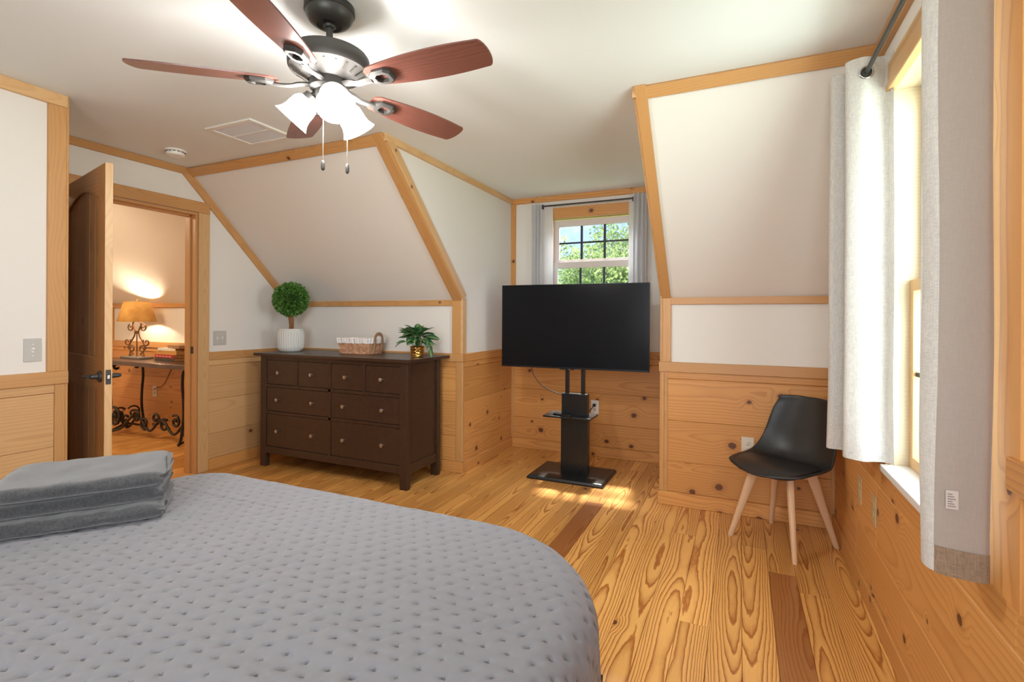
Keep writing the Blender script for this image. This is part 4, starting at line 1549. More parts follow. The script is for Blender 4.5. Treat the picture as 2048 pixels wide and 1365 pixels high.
# ------------------------------------------------------------------ outlets and switches
def plate(name, label, cat, nrm, at, s, z, w, h, kind, mat, sub, group=None):
    """wall plate; local frame: x along wall, y out of the wall, z up"""
    n = {'+x': Vector((1, 0, 0)), '-x': Vector((-1, 0, 0)), '-y': Vector((0, -1, 0))}[nrm]
    ax_ = n.cross(Vector((0, 0, 1)))
    t = thing(name, label, cat, group=group)
    m4 = Matrix((-ax_, n, Vector((0, 0, 1)))).transposed().to_4x4()
    if m4.determinant() < 0:
        m4 = Matrix((ax_, n, Vector((0, 0, 1)))).transposed().to_4x4()
    m4.translation = Vector((at, s, z)) if nrm[1] == 'x' else Vector((s, at, z))
    t.matrix_world = m4
    MB().box(-w / 2, w / 2, 0, .006, -h / 2, h / 2).build('cover_plate', mat, t, bevel=.002)
    if kind == 'outlet':
        for dz in (-.021, .021):
            rc_ = MB().lathe([(.0165, 0), (.0165, .002), (.015, .003)], 18, Matrix.Translation((0, .006, dz)) @ Matrix.Rotation(-PI / 2, 4, 'X')).build('receptacle', sub, t, smooth=40)
            for dx in (-.006, .006):
                MB().box(dx - .001, dx + .001, .0085, .0093, dz + .001, dz + .009).build('slot', M['slot'], rc_)
            MB().box(-.002, .002, .0085, .0093, dz - .009, dz - .005).build('slot', M['slot'], rc_)
    else:
        for dx in ([0] if kind == 'single' else [-.023, .023]):
            m_ = MB().box(dx - .005, dx + .005, .006, .008, -.012, .012)
            m_.prism([(.006, -.006), (.020, .004), (.018, .009), (.006, .007)], dx - .004, dx + .004, 'X')
            m_.build('toggle', sub, t)
            for dz in (-.03, .03):
                MB().lathe([(.003, 0), (.003, .001)], 8, Matrix.Translation((dx, .006, dz)) @ Matrix.Rotation(-PI / 2, 4, 'X')).build('screw', sub, t)
    return t


plate('light_switch', 'pale grey single light switch with white toggle on the near left wall', 'switch', '+x', XN, 1.385, 1.118, .074, .121, 'single', M['greyplate'], M['white'])
plate('light_switch', 'grey double light switch between the doorway and the topiary', 'switch', '+x', XL, 2.945, 1.113, .120, .124, 'double', M['greyplate'], M['white'])
plate('wall_outlet', 'white outlet in the alcove boards with a cord plugged in', 'outlet', '-y', YA - BT, -1.252, .462, .075, .128, 'outlet', M['white'], M['almond'])
plate('wall_outlet', 'almond outlet half hidden behind the black chair', 'outlet', '-y', YB - BT, .045, .462, .075, .120, 'outlet', M['almond'], M['almond'])
plate('wall_outlet', 'tan outlet plate on the boards under the right window, farther of two', 'outlet', '-x', XR - BT, 2.955, .470, .080, .128, 'outlet', M['tan'], M['tan'])
plate('wall_outlet', 'tan outlet plate on the boards under the right window, nearer of two', 'outlet', '-x', XR - BT, 2.665, .470, .080, .128, 'outlet', M['tan'], M['tan'])
plate('wall_outlet', 'tan outlet on the hall boards under the lamp table', 'outlet', '-y', YB - BT, -6.245, .42, .080, .130, 'outlet', M['almond'], M['almond'])
pc = thing('power_cord', 'short black power cord plugged into the alcove outlet beside the stand', 'cord')
MB().tube(bez([(-1.252, 4.64, .483), (-1.262, 4.62, .462), (-1.285, 4.58, .425), (-1.31, 4.50, .40), (-1.30, 4.3, .42), (-1.26, 4.08, .46)]), .0042, 8).build('cable', M['cord'], pc, smooth=60)
MB().box(-1.265, -1.239, 4.645, YA - BT - .0085, .470, .496).build('plug', M['cord'], pc, bevel=.004)

# ------------------------------------------------------------------ chair
ch = thing('side_chair', 'black padded shell chair with pale wooden legs in the corner by the curtain', 'chair', (.225, 3.352, 0), math.atan2(-.8, -.6) - PI / 2)
# local: +y forward (towards the bed), x to its right


def shell_pt(u, v):
    """u -1..1 across, v 0 front edge .. 1 back top. Returns point on the upper surface."""
    # profile of the centre line
    pr = [(-.0, .262, .426), (.10, .226, .446), (.25, .11, .442), (.42, -.03, .437), (.52, -.125, .446), (.60, -.175, .480), (.70, -.200, .552), (.85, -.234, .694), (1.0, -.266, .838)]
    for i in range(len(pr) - 1):
        if v <= pr[i + 1][0] or i == len(pr) - 2:
            f_ = (v - pr[i][0]) / (pr[i + 1][0] - pr[i][0])
            f_ = max(0, min(1, f_))
            y_ = pr[i][1] * (1 - f_) + pr[i + 1][1] * f_
            z_ = pr[i][2] * (1 - f_) + pr[i + 1][2] * f_
            break
    ws = [(0, .135), (.04, .190), (.12, .230), (.30, .250), (.45, .252), (.58, .244), (.72, .224), (.86, .198), (.95, .178), (1.0, .142)]
    for i in range(len(ws) - 1):
        if v <= ws[i + 1][0] or i == len(ws) - 2:
            f_ = (v - ws[i][0]) / (ws[i + 1][0] - ws[i][0])
            f_ = max(0, min(1, f_))
            w_ = ws[i][1] * (1 - f_) + ws[i + 1][1] * f_
            break
    x_ = u * w_
    side = abs(u) ** 2.4
    seatness = 1 - max(0, min(1, (v - .45) / .2))
    backness = 1 - seatness
    z_ += side * (.030 * seatness * min(1, v / .30) + .02 * max(0, 1 - abs(v - .55) / .2))
    y_ += side * (.055 * backness * (1 if v < .95 else .9) + .05 * max(0, 1 - abs(v - .56) / .16))
    y_ -= (abs(u) ** 2.2) * .075 * max(0.0, 1 - v / .22) ** 1.3
    if v > .9:
        z_ -= (abs(u) ** 3) * .012 - .012 * (v - .9) * 10 * (abs(u) ** 1.2) * .8 + 0
    return Vector((x_, y_, z_))


def smoothed(fn, u, v, e=.045):
    return (fn(u, max(0, v - e)) + fn(u, v) * 2 + fn(u, min(1, v + e))) / 4


nu, nv = 25, 41
up_ = [[smoothed(shell_pt, -1 + 2 * i / (nu - 1), j / (nv - 1)) for i in range(nu)] for j in range(nv)]
me_v = [p for row in up_ for p in row]
F_ = [(j * nu + i, j * nu + i + 1, (j + 1) * nu + i + 1, (j + 1) * nu + i) for j in range(nv - 1) for i in range(nu - 1)]
o = MB().add(me_v, F_).build('seat_shell', M['shell'], ch, smooth=180)
md = o.modifiers.new('thickness', 'SOLIDIFY')
md.thickness = .011
md.offset = 0
md2 = o.modifiers.new('bev', 'SUBSURF')
md2.levels = 1
md2.render_levels = 1


def cushion(u, v):
    # u around, v radial : pad on the seat, super-ellipse outline
    a_ = u * 2 * PI
    rr = v
    ex = .216 * math.copysign(abs(math.cos(a_)) ** .8, math.cos(a_)) * rr
    ey = .186 * math.copysign(abs(math.sin(a_)) ** .8, math.sin(a_)) * rr + .048
    vv = (.262 - ey) / .44 * .52
    p = smoothed(shell_pt, max(-1, min(1, ex / .25)), max(0, min(1, vv)))
    hgt = .011 + .020 * (1 - rr ** 4)
    return (ex, ey, p.z + hgt)


MB().grid(cushion, 40, 12, closeu=True).build('seat_cushion', M['leather'], ch, smooth=180)
for (sx_, sy_) in ((1, 1), (-1, 1), (1, -1), (-1, -1)):
    top = Vector((.105 * sx_, .095 * sy_, .428))
    bot = Vector((.200 * sx_, .196 * sy_, 0))
    m_ = MB()
    d_ = (bot - top)
    a1 = Vector((sx_, sy_, 0)).normalized()
    a2 = Vector((-sy_ * sx_ * sx_, sx_ * sy_ * sy_, 0)).normalized()
    a2 = Vector((-a1.y, a1.x, 0))
    vs, fs = [], []
    secs = [(0, .028, .018), (.12, .030, .018), (.45, .023, .016), (.97, .0155, .0125), (1.0, .0135, .0115)]
    for t_, h1, h2 in secs:
        c_ = top + d_ * t_
        for k in range(12):
            an = 2 * PI * k / 12
            ca, sa = math.cos(an), math.sin(an)
            e_ = .55
            vs.append(c_ + a1 * (h1 * math.copysign(abs(ca) ** e_, ca)) + a2 * (h2 * math.copysign(abs(sa) ** e_, sa)))
    for i in range(len(secs) - 1):
        for k in range(12):
            k2 = (k + 1) % 12
            fs.append((i * 12 + k, i * 12 + k2, i * 12 + 12 + k2, i * 12 + 12 + k))
    fs += [tuple(range(11, -1, -1)), tuple(len(vs) - 12 + k for k in range(12))]
    # orient local X along the leg for the grain
    cc = (top + bot) / 2
    ax_ = (bot - top).normalized()
    ay_ = (a2 - ax_ * a2.dot(ax_)).normalized()
    az_ = ax_.cross(ay_)
    R3 = Matrix((ax_, ay_, az_))
    vs = [R3 @ (v_ - cc) for v_ in vs]
    o = MB().add(vs, fs).build('leg', M['beech'], ch, smooth=45)
    mm = R3.transposed().to_4x4()
    mm.translation = cc
    o.matrix_local = mm
for sx_ in (1, -1):
    a_, b_ = Vector((.118 * sx_, .108, .398)), Vector((-.118 * sx_, -.108, .398))
    d_ = (b_ - a_).normalized()
    m4 = Matrix((d_, Vector((0, 0, 1)).cross(d_), Vector((0, 0, 1)))).transposed().to_4x4()
    m4.translation = (a_ + b_) / 2 + Vector((0, 0, -.002 if sx_ < 0 else 0))
    o = MB().box(-.16, .16, -.011, .011, -.020, .022).build('cross_brace', M['beech'], ch, bevel=.003)
    o.matrix_local = m4
MB().box(-.09, .09, -.075, .075, .418, .427).build('mounting_plate', M['black'], ch, bevel=.002)

# ------------------------------------------------------------------ ceiling fan
FX, FY = -1.457, 1.494
fan = thing('ceiling_fan', 'five-blade dark bronze ceiling fan with three lit glass shades', 'ceiling fan', (FX, FY, ZC))


def L(prof, n=40, mat=None, cap=False):
    return MB().lathe(prof, n, mat, cap)


m_ = L([(.093, -.0), (.094, -.024), (.090, -.027), (.0895, -.031), (.086, -.044), (.074, -.060), (.052, -.072), (.047, -.073), (.045, -.068), (.001, -.066)])
m_.build('canopy', M['bronze'], fan, smooth=40)
L([(.013, -.06), (.013, -.20)], 20, cap=True).build('downrod', M['bronze'], fan, smooth=40)
L([(.013, -.060), (.022, -.066), (.024, -.076), (.019, -.083), (.013, -.085)], 24).build('hanger_ball', M['bronze'], fan, smooth=60)
mh = L([(.013, -.178), (.05, -.179), (.128, -.183), (.143, -.188), (.150, -.198), (.1515, -.225), (.150, -.244), (.146, -.250), (.138, -.253), (.100, -.276), (.082, -.284), (.078, -.290), (.001, -.290)], 48)
mo_ = mh.build('motor_housing', M['bronze2'], fan, smooth=35)
for k in range(20):
    a_ = 2 * PI * k / 20
    rot = Matrix.Rotation(a_, 4, 'Z') @ Matrix.Translation((.119, 0, -.2645)) @ Matrix.Rotation(math.radians(-31.0), 4, 'Y')
    MB().box(-.016, .016, -.0042, .0042, -.002, .0035, rot).build('vent_slot', M['slot'], mo_)
L([(.070, -.288), (.073, -.294), (.072, -.318), (.066, -.324), (.054, -.330), (.052, -.352), (.044, -.366), (.020, -.372), (.001, -.373)], 32).build('switch_housing', M['bronze2'], fan, smooth=40)
ZBL = -.302
blade_me = None
for k in range(5):
    a_ = math.radians(2.3 + 72 * k)
    # blade outline in local frame (x radial)
    out = []
    x0_, x1_ = .185, .658
    nn_ = 22

    def hw(t_):
        return .044 + .030 * math.sin(PI * min(1, t_ * 1.02) * .74) ** .9 - .004 * t_
    for i in range(nn_ + 1):
        t_ = i / nn_
        out.append((x0_ + (x1_ - x0_) * t_, hw(t_)  * (1 if t_ > .03 else .72)))
    top_ = out
    tipc = [(x1_ + .024 * math.cos(b2) ** 1.0, hw(1) * math.sin(b2)) for b2 in [math.radians(q) for q in (72, 55, 36, 18, 0, -18, -36, -55, -72)]]
    poly = top_ + tipc + [(x_, -y_) for x_, y_ in reversed(out)]
    if blade_me is None:
        blade_me = MB().prism(poly, -.003, .003, 'Z').mesh('blade', M['blade'], smooth=None)
    bl = bpy.data.objects.new('blade', blade_me)
    C.objects.link(bl)
    bl.parent = fan
    bl.matrix_local = Matrix.Rotation(a_, 4, 'Z') @ Matrix.Translation((0, 0, ZBL)) @ Matrix.Rotation(math.radians(-12.5), 4, 'X')
    # bracket: curved arm and a hexagonal ring under the blade (blade frame)
    rot_b = Matrix.Rotation(math.radians(12.5), 4, 'X')
    m_ = MB()
    pts = [rot_b @ Vector((.060, 0, -.004)), rot_b @ Vector((.105, 0, -.008)), rot_b @ Vector((.135, 0, -.016)), Vector((.165, 0, -.018)), Vector((.205, 0, -.016))]
    m_.tube(bez(pts, 5), [.016] * 9 + [.014] * 12, 8, flat=.55)
    hexo = [(.195, .012), (.222, .034), (.275, .036), (.297, .020), (.297, -.020), (.275, -.036), (.222, -.034), (.195, -.012)]
    hexi = [(.226, .010), (.238, .020), (.266, .020), (.276, .011), (.276, -.011), (.266, -.020), (.238, -.020), (.226, -.010)]
    n8 = 8
    vs = []
    for z_, sc in ((-.004, 1.0), (-.014, 1.0), (-.021, .86)):
        for (x_, y_), (xi, yi) in zip(hexo, hexi):
            vs.append((.25 + (x_ - .25) * sc, y_ * sc, z_))
        for (x_, y_) in hexi:
            vs.append((x_, y_, z_))
    fs = []
    for lev_ in range(2):
        o0, o1 = lev_ * 16, lev_ * 16 + 16
        for i in range(8):
            j = (i + 1) % 8
            fs.append((o0 + i, o0 + j, o1 + j, o1 + i))
            fs.append((o0 + 8 + i, o1 + 8 + i, o1 + 8 + j, o0 + 8 + j))
    for i in range(8):
        j = (i + 1) % 8
        fs.append((32 + i, 32 + j, 40 + j, 40 + i))
        fs.append((i, 8 + i, 8 + j, j))
    m_.add(vs, fs)
    m_.build('blade_bracket', M['bronze2'], bl, smooth=30)
# three light arms with glass shades
for k, az_ in enumerate((-37, 83, 203)):
    a_ = math.radians(az_)
    tilt = math.radians(47)          # shade axis below the horizontal
    dirh = Vector((math.cos(a_), math.sin(a_), 0))
    dv = (dirh * math.cos(tilt) + Vector((0, 0, -math.sin(tilt)))).normalized()
    p0 = dirh * .046 + Vector((0, 0, -.325))
    p1 = p0 + dv * .034
    MB().tube([dirh * .02 + Vector((0, 0, -.335)), p0, p1], .012, 10).build('light_arm', M['bronze2'], fan, smooth=50)
    zq = dv.to_track_quat('Z', 'Y').to_matrix().to_4x4()
    mt4 = Matrix.Translation(p1) @ zq
    so_ = MB().lathe([(.012, -.012), (.028, -.008), (.031, .010), (.031, .022), (.026, .026)], 20, mt4, cap=True).build('socket_cup', M['bronze2'], fan, smooth=40)
    sp_ = [(.029, .012), (.040, .020), (.049, .036), (.0515, .058), (.0525, .078), (.057, .096), (.066, .112), (.070, .117)]
    sh = MB().lathe(sp_ + [(r2 - .003, z2) for r2, z2 in reversed(sp_)], 28, mt4, cap=False).build('glass_shade', M['frost'], fan, smooth=60, label='glowing white glass shade')
    bb_ = [(.001, .028), (.012, .032), (.014, .045), (.022, .065), (.024, .080), (.018, .094), (.001, .100)]
    MB().lathe(bb_, 14, mt4, cap=False).build('bulb', M['bulb'], fan, smooth=60)
    wp = Vector((FX, FY, ZC)) + p1 + dv * .075
    lamp('fan_bulb_light', 'POINT', wp, 20.5, (1.0, .97, .92), radius=.03)
for (dx, dy, ln2) in ((-.010, -.02, .232), (.045, .052, .232)):
    m_ = MB().tube([(dx, dy, -.365), (dx, dy, -.365 - ln2)], .0016, 6)
    cho = m_.build('pull_chain', M['nickel'], fan)
    MB().lathe([(.002, 0), (.006, -.004), (.0075, -.018), (.0075, -.030), (.005, -.038), (.001, -.040)], 12, Matrix.Translation((dx, dy, -.365 - ln2)), cap=False).build('pull_fob', M['bronze2'], cho, smooth=50)

# ------------------------------------------------------------------ smoke detector, vent
sd = thing('smoke_detector', 'round white smoke detector on the ceiling near the doorway', 'smoke detector', (-3.735, 2.335, ZC))
MB().lathe([(.001, 0), (.068, 0), (.069, -.010), (.064, -.014)], 32, cap=False).build('base', M['white'], sd, smooth=40)
MB().lathe([(.060, -.013), (.060, -.030), (.056, -.038), (.036, -.043), (.034, -.040), (.020, -.043), (.001, -.044)], 32, cap=False).build('cover', M['white'], sd, smooth=40)
for k in range(14):
    a_ = 2 * PI * k / 14
    MB().box(-.009, .009, -.001, .002, -.019, -.0145, Matrix.Rotation(a_, 4, 'Z') @ Matrix.Translation((0, .0598, 0))).build('vent_slot', M['slot'], sd)
ve = thing('air_vent', 'white rectangular air return grille on the ceiling', 'vent', (-2.91, 2.30, ZC))
vx, vy = .205, .172
m_ = MB()
for (a_, b_, c_, d_) in ((-vx, vx, -vy, -vy + .035), (-vx, vx, vy - .035, vy), (-vx, -vx + .035, -vy + .035, vy - .035), (vx - .035, vx, -vy + .035, vy - .035)):
    m_.box(a_, b_, c_, d_, -.012, 0)
m_.build('frame', M['white'], ve, bevel=.003)
MB().box(-vx + .03, vx - .03, -.006, .006, -.011, -.001).build('cross_bar', M['white'], ve)
MB().box(-vx + .03, vx - .03, -vy + .03, vy - .03, -.0015, -.0005).build('backing', simple('vent_back', (.66, .70, .76), .8), ve)
for k in range(20):
    y_ = -vy + .042 + k * (2 * vy - .084) / 19
    MB().box(-vx + .034, vx - .034, -.0055, .0055, -.0008, .0008, Matrix.Translation((0, y_, -.006)) @ Matrix.Rotation(math.radians(-18), 4, 'X')).build('louver', simple('vent_louver', (.72, .76, .82), .5) if k == 0 else bpy.data.materials['vent_louver'], ve)


# ------------------------------------------------------------------ curtains
def curtain(name, path, z0, z1, mat, label, group, rod=None, gather=.0, seed=0, thick=.0015, flare=.08, n_per=10, side='lining', hemz=.06):
    """path: xy polyline of the fold zigzag; swept vertically with small changes of the folds towards the bottom"""
    P = bez([(p[0], p[1], 0) for p in path], n_per)
    N = len(P)
    nzv = 46
    cx_ = sum(p.x for p in P) / N
    cy_ = sum(p.y for p in P) / N

    def fn(u, v):
        i = min(N - 1, int(round(u * (N - 1))))
        p = P[i]
        k = 1 + flare * (1 - v) ** 1.5
        wx = mnoise.noise((p.x * 9 + seed, p.y * 9, v * 3.2)) * .008 * (1 - v * .7)
        wy = mnoise.noise((p.x * 9 + seed + 7, p.y * 9, v * 3.2)) * .010 * (1 - v * .7)
        z_ = z0 + (z1 - z0) * v + mnoise.noise((p.x * 6, p.y * 6, seed)) * .006
        return (cx_ + (p.x - cx_) * k + wx, cy_ + (p.y - cy_) * k + wy, z_)
    mats = [mat]
    m_ = MB().grid(fn, N, nzv)
    o = m_.build(name, mats, None, smooth=180, fix=False)
    tag(o, label, 'curtain', group)
    return o


# right window, far panel: folds stacked against the window end
XRD = .452
ZROD = 2.288
far = curtain('curtain', [(.540, 2.405), (.528, 2.445), (.485, 2.440), (.450, 2.425), (.415, 2.435), (.388, 2.460), (.400, 2.500), (.46, 2.515), (.505, 2.535), (.46, 2.565), (.40, 2.575), (.358, 2.585), (.362, 2.625), (.43, 2.640), (.50, 2.655)],
              .735, 2.355, M['linen'], 'pale linen curtain panel gathered at the far end of the right window', 'linen curtains of the right window', seed=1, flare=.03)
near_path = [(.514, 1.482), (.500, 1.474), (.474, 1.474), (.446, 1.478), (.4205, 1.490), (.409, 1.515), (.406, 1.550), (.416, 1.585), (.445, 1.62), (.478, 1.65), (.472, 1.69), (.450, 1.72), (.458, 1.745)]
near_ = curtain('curtain', near_path, .712, 2.36, M['linen'], 'linen curtain panel nearest the camera with its lining turned outwards', 'linen curtains of the right window', seed=5, flare=.02)
# lining, seam, hem and care label of the near panel
P_ = bez([(p[0], p[1], 0) for p in near_path], 10)
nfold = 42


def lining_fn(u, v):
    i = int(round(u * (nfold - 1)))
    p = P_[i]
    wx = mnoise.noise((p.x * 9 + 5, p.y * 9, v * 3.2)) * .008 * (1 - v * .7)
    wy = mnoise.noise((p.x * 9 + 12, p.y * 9, v * 3.2)) * .010 * (1 - v * .7)
    return (p.x + wx, p.y + wy - .004, .770 + (2.35 - .770) * v)


MB().grid(lining_fn, nfold - 4, 40).build('lining', M['lining'], near_, smooth=180, fix=False)


def hem_fn(u, v):
    i = int(round(u * (nfold - 1)))
    p = P_[i]
    wx = mnoise.noise((p.x * 9 + 5, p.y * 9, 0)) * .008
    wy = mnoise.noise((p.x * 9 + 12, p.y * 9, 0)) * .010
    return (p.x + wx, p.y + wy - .0065, .711 + .064 * v)


MB().grid(hem_fn, nfold, 6).build('hem', M['hem'], near_, smooth=180, fix=False)
tgl = MB().box(.4305, .4535, 1.4700, 1.4710, .868, .910).build('care_label', M['tag'], near_, label='small white printed care label')
for k in range(6):
    MB().box(.434, .449 - (k % 3) * .003, 1.4695, 1.4700, .873 + k * .0055, .8755 + k * .0055).build('print_line', M['ink'], tgl)
# rod
rod1 = thing('curtain_rod', 'black metal curtain rod over the right window', 'curtain rod')
MB().tube([(XRD, 1.30, ZROD), (XRD, 2.53, ZROD)], .0085, 12).build('pole', M['bronze'], rod1, smooth=50)
for y_ in (1.33, 2.50):
    MB().box(XRD - .006, XR - .022, y_ - .008, y_ + .008, ZROD - .008, ZROD + .008).build('bracket', M['bronze'], rod1, bevel=.002)


def grommet(parent, c, nrm, r=.022):
    zq = Vector(nrm).to_track_quat('Z', 'Y').to_matrix().to_4x4()
    pts = [Matrix.Translation(c) @ zq @ Vector((r * math.cos(2 * PI * k / 24), r * math.sin(2 * PI * k / 24), 0)) for k in range(24)]
    MB().tube(pts, .0050, 8, closed=True).build('grommet', M['chrome'], parent, smooth=60)
    MB().lathe([(.001, 0), (r - .003, 0)], 20, Matrix.Translation(Vector(c) + Vector(nrm) * .0005) @ zq, cap=False).build('grommet_hole', M['slot'], parent)


grommet(far, (XRD, 2.421, ZROD), (0, -1, 0))
# alcove window curtains
rod2 = thing('curtain_rod', 'thin black curtain rod over the small alcove window', 'curtain rod')
YR2 = YA - .085
MB().tube([(-1.765, YR2, 2.388), (-.885, YR2, 2.388)], .0075, 10).build('pole', M['bronze'], rod2, smooth=50)
for x_ in (-1.765, -.885):
    MB().box(x_ - .012, x_ + .012, YR2 - .012, YR2 + .012, 2.360, 2.400).build('finial', M['bronze'], rod2, bevel=.003)
    MB().box(x_ - .007, x_ + .007, YR2 + .012, YA - .002, 2.372, 2.390).build('bracket', M['bronze'], rod2, bevel=.002)


def pleats(x0, x1, y, n, amp, smoothside):
    pts = []
    for i in range(n * 2 + 1):
        t_ = i / (n * 2)
        pts.append((x0 + (x1 - x0) * t_, y + (amp if i % 2 else -amp)))
    return pts


lp_ = pleats(-1.868, -1.775, YR2 + .006, 3, .034, 0) + [(-1.76, YR2 + .018), (-1.72, YR2 + .024), (-1.665, YR2 + .026)]
curtain('curtain', lp_, 1.10, 2.415, M['linen2'], 'pale grey curtain panel left of the alcove window', 'pale curtains of the alcove window', seed=11, flare=.03)
rp_ = [(-.935, YR2 + .026), (-.905, YR2 + .020), (-.89, YR2 + .016)] + pleats(-.880, -.765, YR2 + .004, 3, .036, 0)
curtain('curtain', rp_, 1.10, 2.43, M['linen2'], 'pale grey curtain panel right of the alcove window', 'pale curtains of the alcove window', seed=12, flare=.03)

# ------------------------------------------------------------------ hall: table, lamp, books
ct = thing('console_table', 'dark topped wrought iron console table in the hall', 'table', (-5.69, 3.42, 0))
TZ = .82
m_ = MB().prism(rounded(-.90, .81, -.250, .236, .02), TZ - .045, TZ, 'Z')
m_.build('tabletop', M['tabletop'], ct, bevel=.005)


def scroll_leg(x, sgn_y, ctname):
    """iron leg in the YZ plane: curls under the top, bows and curls at the foot"""
    y0_ = sgn_y * .16
    pts = [(x, y0_ + sgn_y * (.030 * math.cos(t_)) - sgn_y * .03, TZ - .105 + .045 * math.sin(t_)) for t_ in [math.radians(a) for a in range(-150, 181, 30)]]
    pts = [(x, y0_ - sgn_y * .055 + sgn_y * .022 * math.cos(math.radians(a)), TZ - .085 + .022 * math.sin(math.radians(a))) for a in range(-140, 91, 30)]
    pts += [(x, y0_ - sgn_y * .02, TZ - .060), (x, y0_ + sgn_y * .004, TZ - .10), (x, y0_ + sgn_y * .010, TZ - .22), (x, y0_, .46), (x, y0_ - sgn_y * .004, .30), (x, y0_ + sgn_y * .01, .16), (x, y0_ + sgn_y * .025, .06), (x, y0_ + sgn_y * .05, .014)]
    MB().tube(bez(pts, 4), .0140, 8).build(ctname, M['iron'], ct, smooth=60)


for x_ in (-.62, .62):
    for s_ in (-1, 1):
        scroll_leg(x_, s_, 'leg')
    MB().tube(bez([(x_, -.21, .014), (x_, -.12, .05), (x_, 0, .085), (x_, .12, .05), (x_, .21, .014)], 6), .0105, 8).build('foot_arch', M['iron'], ct, smooth=60)
    # C-scrolls on the end frames
    for s_ in (-1, 1):
        sp2 = spiral(s_ * .075, .205, .012, .075, 0 if s_ > 0 else PI, 1.4 * s_, 30)
        MB().tube([(x_, a, b2) for a, b2 in sp2], .0095, 8).build('end_scroll', M['iron'], ct, smooth=60)
# running stretcher of S scrolls between the ends
for k, (cx_, hh, sg) in enumerate(((-.47, .18, 1), (-.16, .19, -1), (.16, .19, 1), (.47, .18, -1))):
    pts = spiral(cx_ - .075, hh + .03, .014, .072, 0, -1.35 * sg, 26)
    MB().tube([(a, -.13 + .012 * k, b2) for a, b2 in pts], .0125, 8).build('stretcher_scroll', M['iron'], ct, smooth=60)
    pts = spiral(cx_ + .075, hh - .03, .014, .072, PI, -1.35 * sg, 26)
    MB().tube([(a, -.13 + .012 * k, b2) for a, b2 in pts], .0125, 8).build('stretcher_scroll', M['iron'], ct, smooth=60)
wav = [(-.60 + 1.2 * i / 24, -.115, .15 + .065 * math.cos(i / 24 * PI * 6)) for i in range(25)]
MB().tube(bez(wav, 3), .0130, 8).build('wavy_stretcher', M['iron'], ct, smooth=60)
big = spiral(-.49, .20, .020, .125, math.radians(10), 1.45, 40)
MB().tube([(a, -.19, b2) for a, b2 in big], .0155, 8).build('front_scroll', M['iron'], ct, smooth=60)
MB().tube(bez([(-.62, -.20, .04), (-.50, -.195, .055), (-.36, -.19, .10), (-.24, -.18, .20), (-.16, -.17, .27)], 6), .0140, 8).build('front_brace', M['iron'], ct, smooth=60)

tl = thing('table_lamp', 'iron scroll table lamp with a tan parchment shade on the hall table', 'lamp', (-6.225, 3.475, TZ))
MB().box(-.185, .185, -.075, .075, 0, .022).build('base', M['stone'], tl, bevel=.006)
m_ = MB()
for s_ in (1, -1):
    m_.tube([(s_ * a, 0, b2) for a, b2 in spiral(.075, .105, .012, .048, math.radians(90), -1.2, 22)] + [(s_ * .045, 0, .045), (s_ * .095, 0, .024)], .0075, 7)
    m_.tube([(s_ * a, 0, b2) for a, b2 in spiral(.125, .185, .010, .046, math.radians(200), -1.15, 22)], .0075, 7)
    m_.tube(bez([(s_ * .02, 0, .315), (s_ * .035, 0, .25), (s_ * .075, 0, .19), (s_ * .10, 0, .14), (s_ * .085, 0, .07), (s_ * .10, 0, .024)], 5), .0075, 7)
    m_.tube([(s_ * a, 0, b2) for a, b2 in spiral(.080, .345, .010, .043, math.radians(20), 1.2, 22)], .0070, 7)
    m_.tube(bez([(s_ * .012, 0, .28), (s_ * .03, 0, .33), (s_ * .055, 0, .385), (s_ * .03, 0, .425), (0, 0, .435)], 5), .0070, 7)
m_.tube([(0, 0, .022), (0, 0, .30)], .0065, 7)
m_.tube([(-.02, 0, .30), (.02, 0, .30)], .012, 7)
m_.v = [(x_ * 1.42, y_, z_) for x_, y_, z_ in m_.v]
m_.build('scroll_stem', M['rust'], tl, smooth=60)
L([(.012, .425), (.016, .44), (.012, .46), (.009, .50)], 14, cap=True).build('socket', M['brass'], tl, smooth=50)
nsh = 40
shp = MB()


def shf(u, v):
    a_ = u * 2 * PI
    rx = .245 * (1 - v) + .160 * v
    ry = .165 * (1 - v) + .110 * v
    return (rx * math.cos(a_), ry * math.sin(a_), .415 + .225 * v)


shp.grid(shf, nsh, 8, closeu=True)
shp.build('shade', M['shade'], tl, smooth=60, fix=False)
MB().tube([(0, 0, .50), (0, 0, .66)], .003, 6).build('harp', M['brass'], tl)
MB().lathe([(.004, .645), (.010, .655), (.006, .668), (.001, .676)], 10, cap=False).build('finial', M['brass'], tl, smooth=50)
MB().lathe([(.001, .485), (.012, .490), (.026, .53), (.022, .555), (.001, .57)], 12, cap=False).build('bulb', M['bulb'], tl, smooth=60)
lamp('hall_lamp_light', 'POINT', (-6.225, 3.475, TZ + .54), 14.0, (1.0, .78, .54), radius=.03)


def book(x0, x1, y0, y1, z0, z1, rz, cover, label):
    cx_, cy_ = (x0 + x1) / 2, (y0 + y1) / 2
    b_ = thing('book', label, 'book', (cx_, cy_, z0), rz, 'books stacked on the hall table')
    hx_, hy_, t_ = (x1 - x0) / 2, (y1 - y0) / 2, z1 - z0
    MB().box(-hx_, hx_, -hy_, hy_, 0, .003).box(-hx_, hx_, -hy_, hy_, t_ - .003, t_).box(-hx_, hx_, -hy_, -hy_ + .004, .003, t_ - .003).build('cover', cover, b_, bevel=.001)
    MB().box(-hx_ + .004, hx_ - .004, -hy_ + .004, hy_ - .005, .003, t_ - .003).build('pages', M['paper'], b_)
    return b_, hx_, hy_, t_


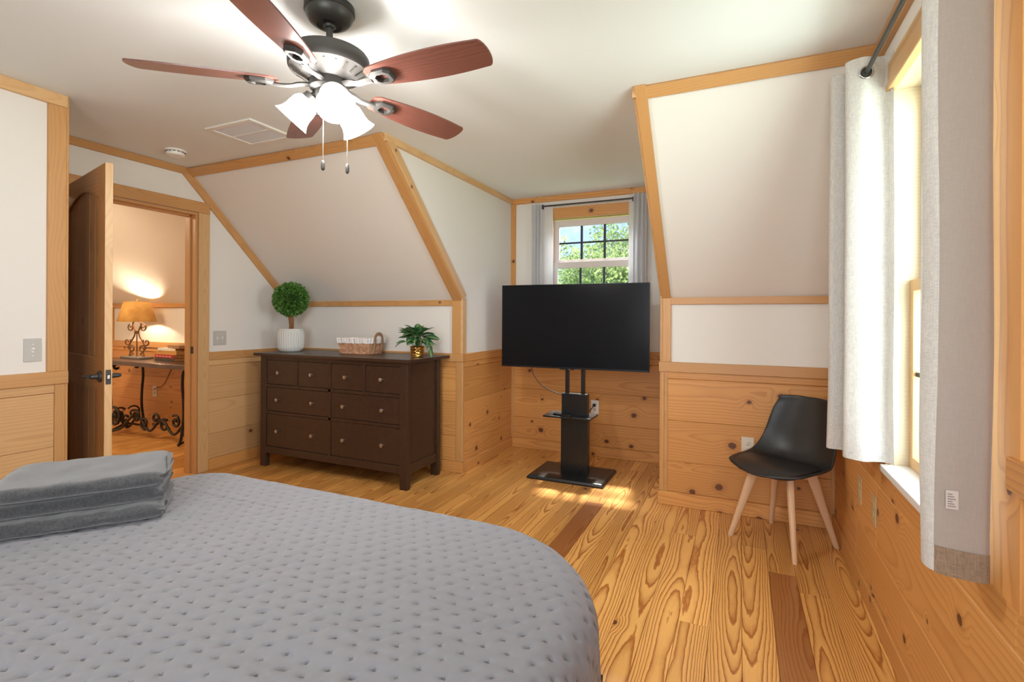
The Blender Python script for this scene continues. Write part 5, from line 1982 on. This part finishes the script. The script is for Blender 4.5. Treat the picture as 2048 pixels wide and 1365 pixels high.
by = 3.40
book(-5.79, -5.42, by, by + .24, TZ, TZ + .032, math.radians(-4), M['bookgrey'], 'bottom book of the hall stack, charcoal spine')
bo, hx_, hy_, t_ = book(-5.785, -5.42, by, by + .235, TZ + .0325, TZ + .068, math.radians(-4), M['bookred'], 'red book with pale lettering second from the bottom of the stack')
for k in range(5):
    MB().box(-hx_ + .03 + k * .06, -hx_ + .07 + k * .06, -hy_ - .0012, -hy_, .011, .022).build('spine_print', M['redprint'], bo)
book(-5.77, -5.40, by + .01, by + .23, TZ + .0685, TZ + .108, math.radians(-3), M['booktan'], 'tan yellow book in the middle of the hall stack')
book(-5.74, -5.50, by + .02, by + .21, TZ + .1085, TZ + .136, math.radians(10), M['bookwhite'], 'white book near the top of the hall stack')
book(-5.62, -5.37, by + .03, by + .20, TZ + .1365, TZ + .168, math.radians(-8), M['bookbrown'], 'brown book lying on top of the hall stack')
o = MB().tube(bez([(-6.0, 3.56, TZ + .004), (-5.93, 3.60, TZ + .005), (-5.90, 3.665, TZ + .002), (-5.92, 3.683, TZ - .08), (-6.05, 3.67, .52), (-6.16, 3.66, .47), (-6.235, 3.664, .445)]), .004, 7).build('lamp_cord', M['cordbrown'], None, smooth=60)
tag(o, 'thin brown lamp cord running from the hall lamp to the wall outlet', 'cord')

# ------------------------------------------------------------------ outside
gnd = struct(MB().box(-60, 60, -60, 70, -3.2, -3.0).build('floor_ground', M['grass']), 'grass ground outside the house')


def tree(x, y, R, zc_, n, mat, label, seed, size=.30):
    t = thing('tree', label, 'tree', (x, y, -3.0), 0, 'trees outside the alcove window')
    MB().tube(bez([(0, 0, 0), (.1, 0, zc_ * .5), (0, .1, zc_ + 3.0)], 4), [.2, .19, .18, .17, .15, .13, .11, .10, .08], 8).build('trunk', M['bark'], t, smooth=60)
    r = random.Random(seed)
    blobs = [(Vector((r.gauss(0, .45) * R, r.gauss(0, .45) * R, zc_ + 3.0 + r.gauss(0, .40) * R)), R * r.uniform(.35, .6)) for _ in range(16)]

    def f(rr):
        c_, q = rr.choice(blobs)
        v = Vector((rr.gauss(0, 1), rr.gauss(0, 1), rr.gauss(0, 1))).normalized()
        return c_ + v * q * (rr.random() ** .4), v
    vs_, fs_ = leaf_cloud(n, f, size, r)
    o_ = MB().add(vs_, fs_).build('foliage', mat, t, fix=False)
    o_['kind'] = 'stuff'


tree(-2.55, 11.0, 1.05, 2.1, 16000, M['tree_leaf'], 'bright green tree in the middle of the alcove window view', 1, .10)
tree(-3.05, 17.5, 2.0, 3.4, 16000, M['tree_leaf'], 'tall light green tree at the right of the alcove window view', 2, .15)
tree(-6.6, 23.5, 2.1, 1.9, 12000, M['tree_leaf2'], 'low green tree at the left of the alcove window view', 3, .20)
tree(-5.2, 33.0, 3.2, 3.2, 12000, M['tree_leaf2'], 'darker green tree far behind the others', 4, .30)
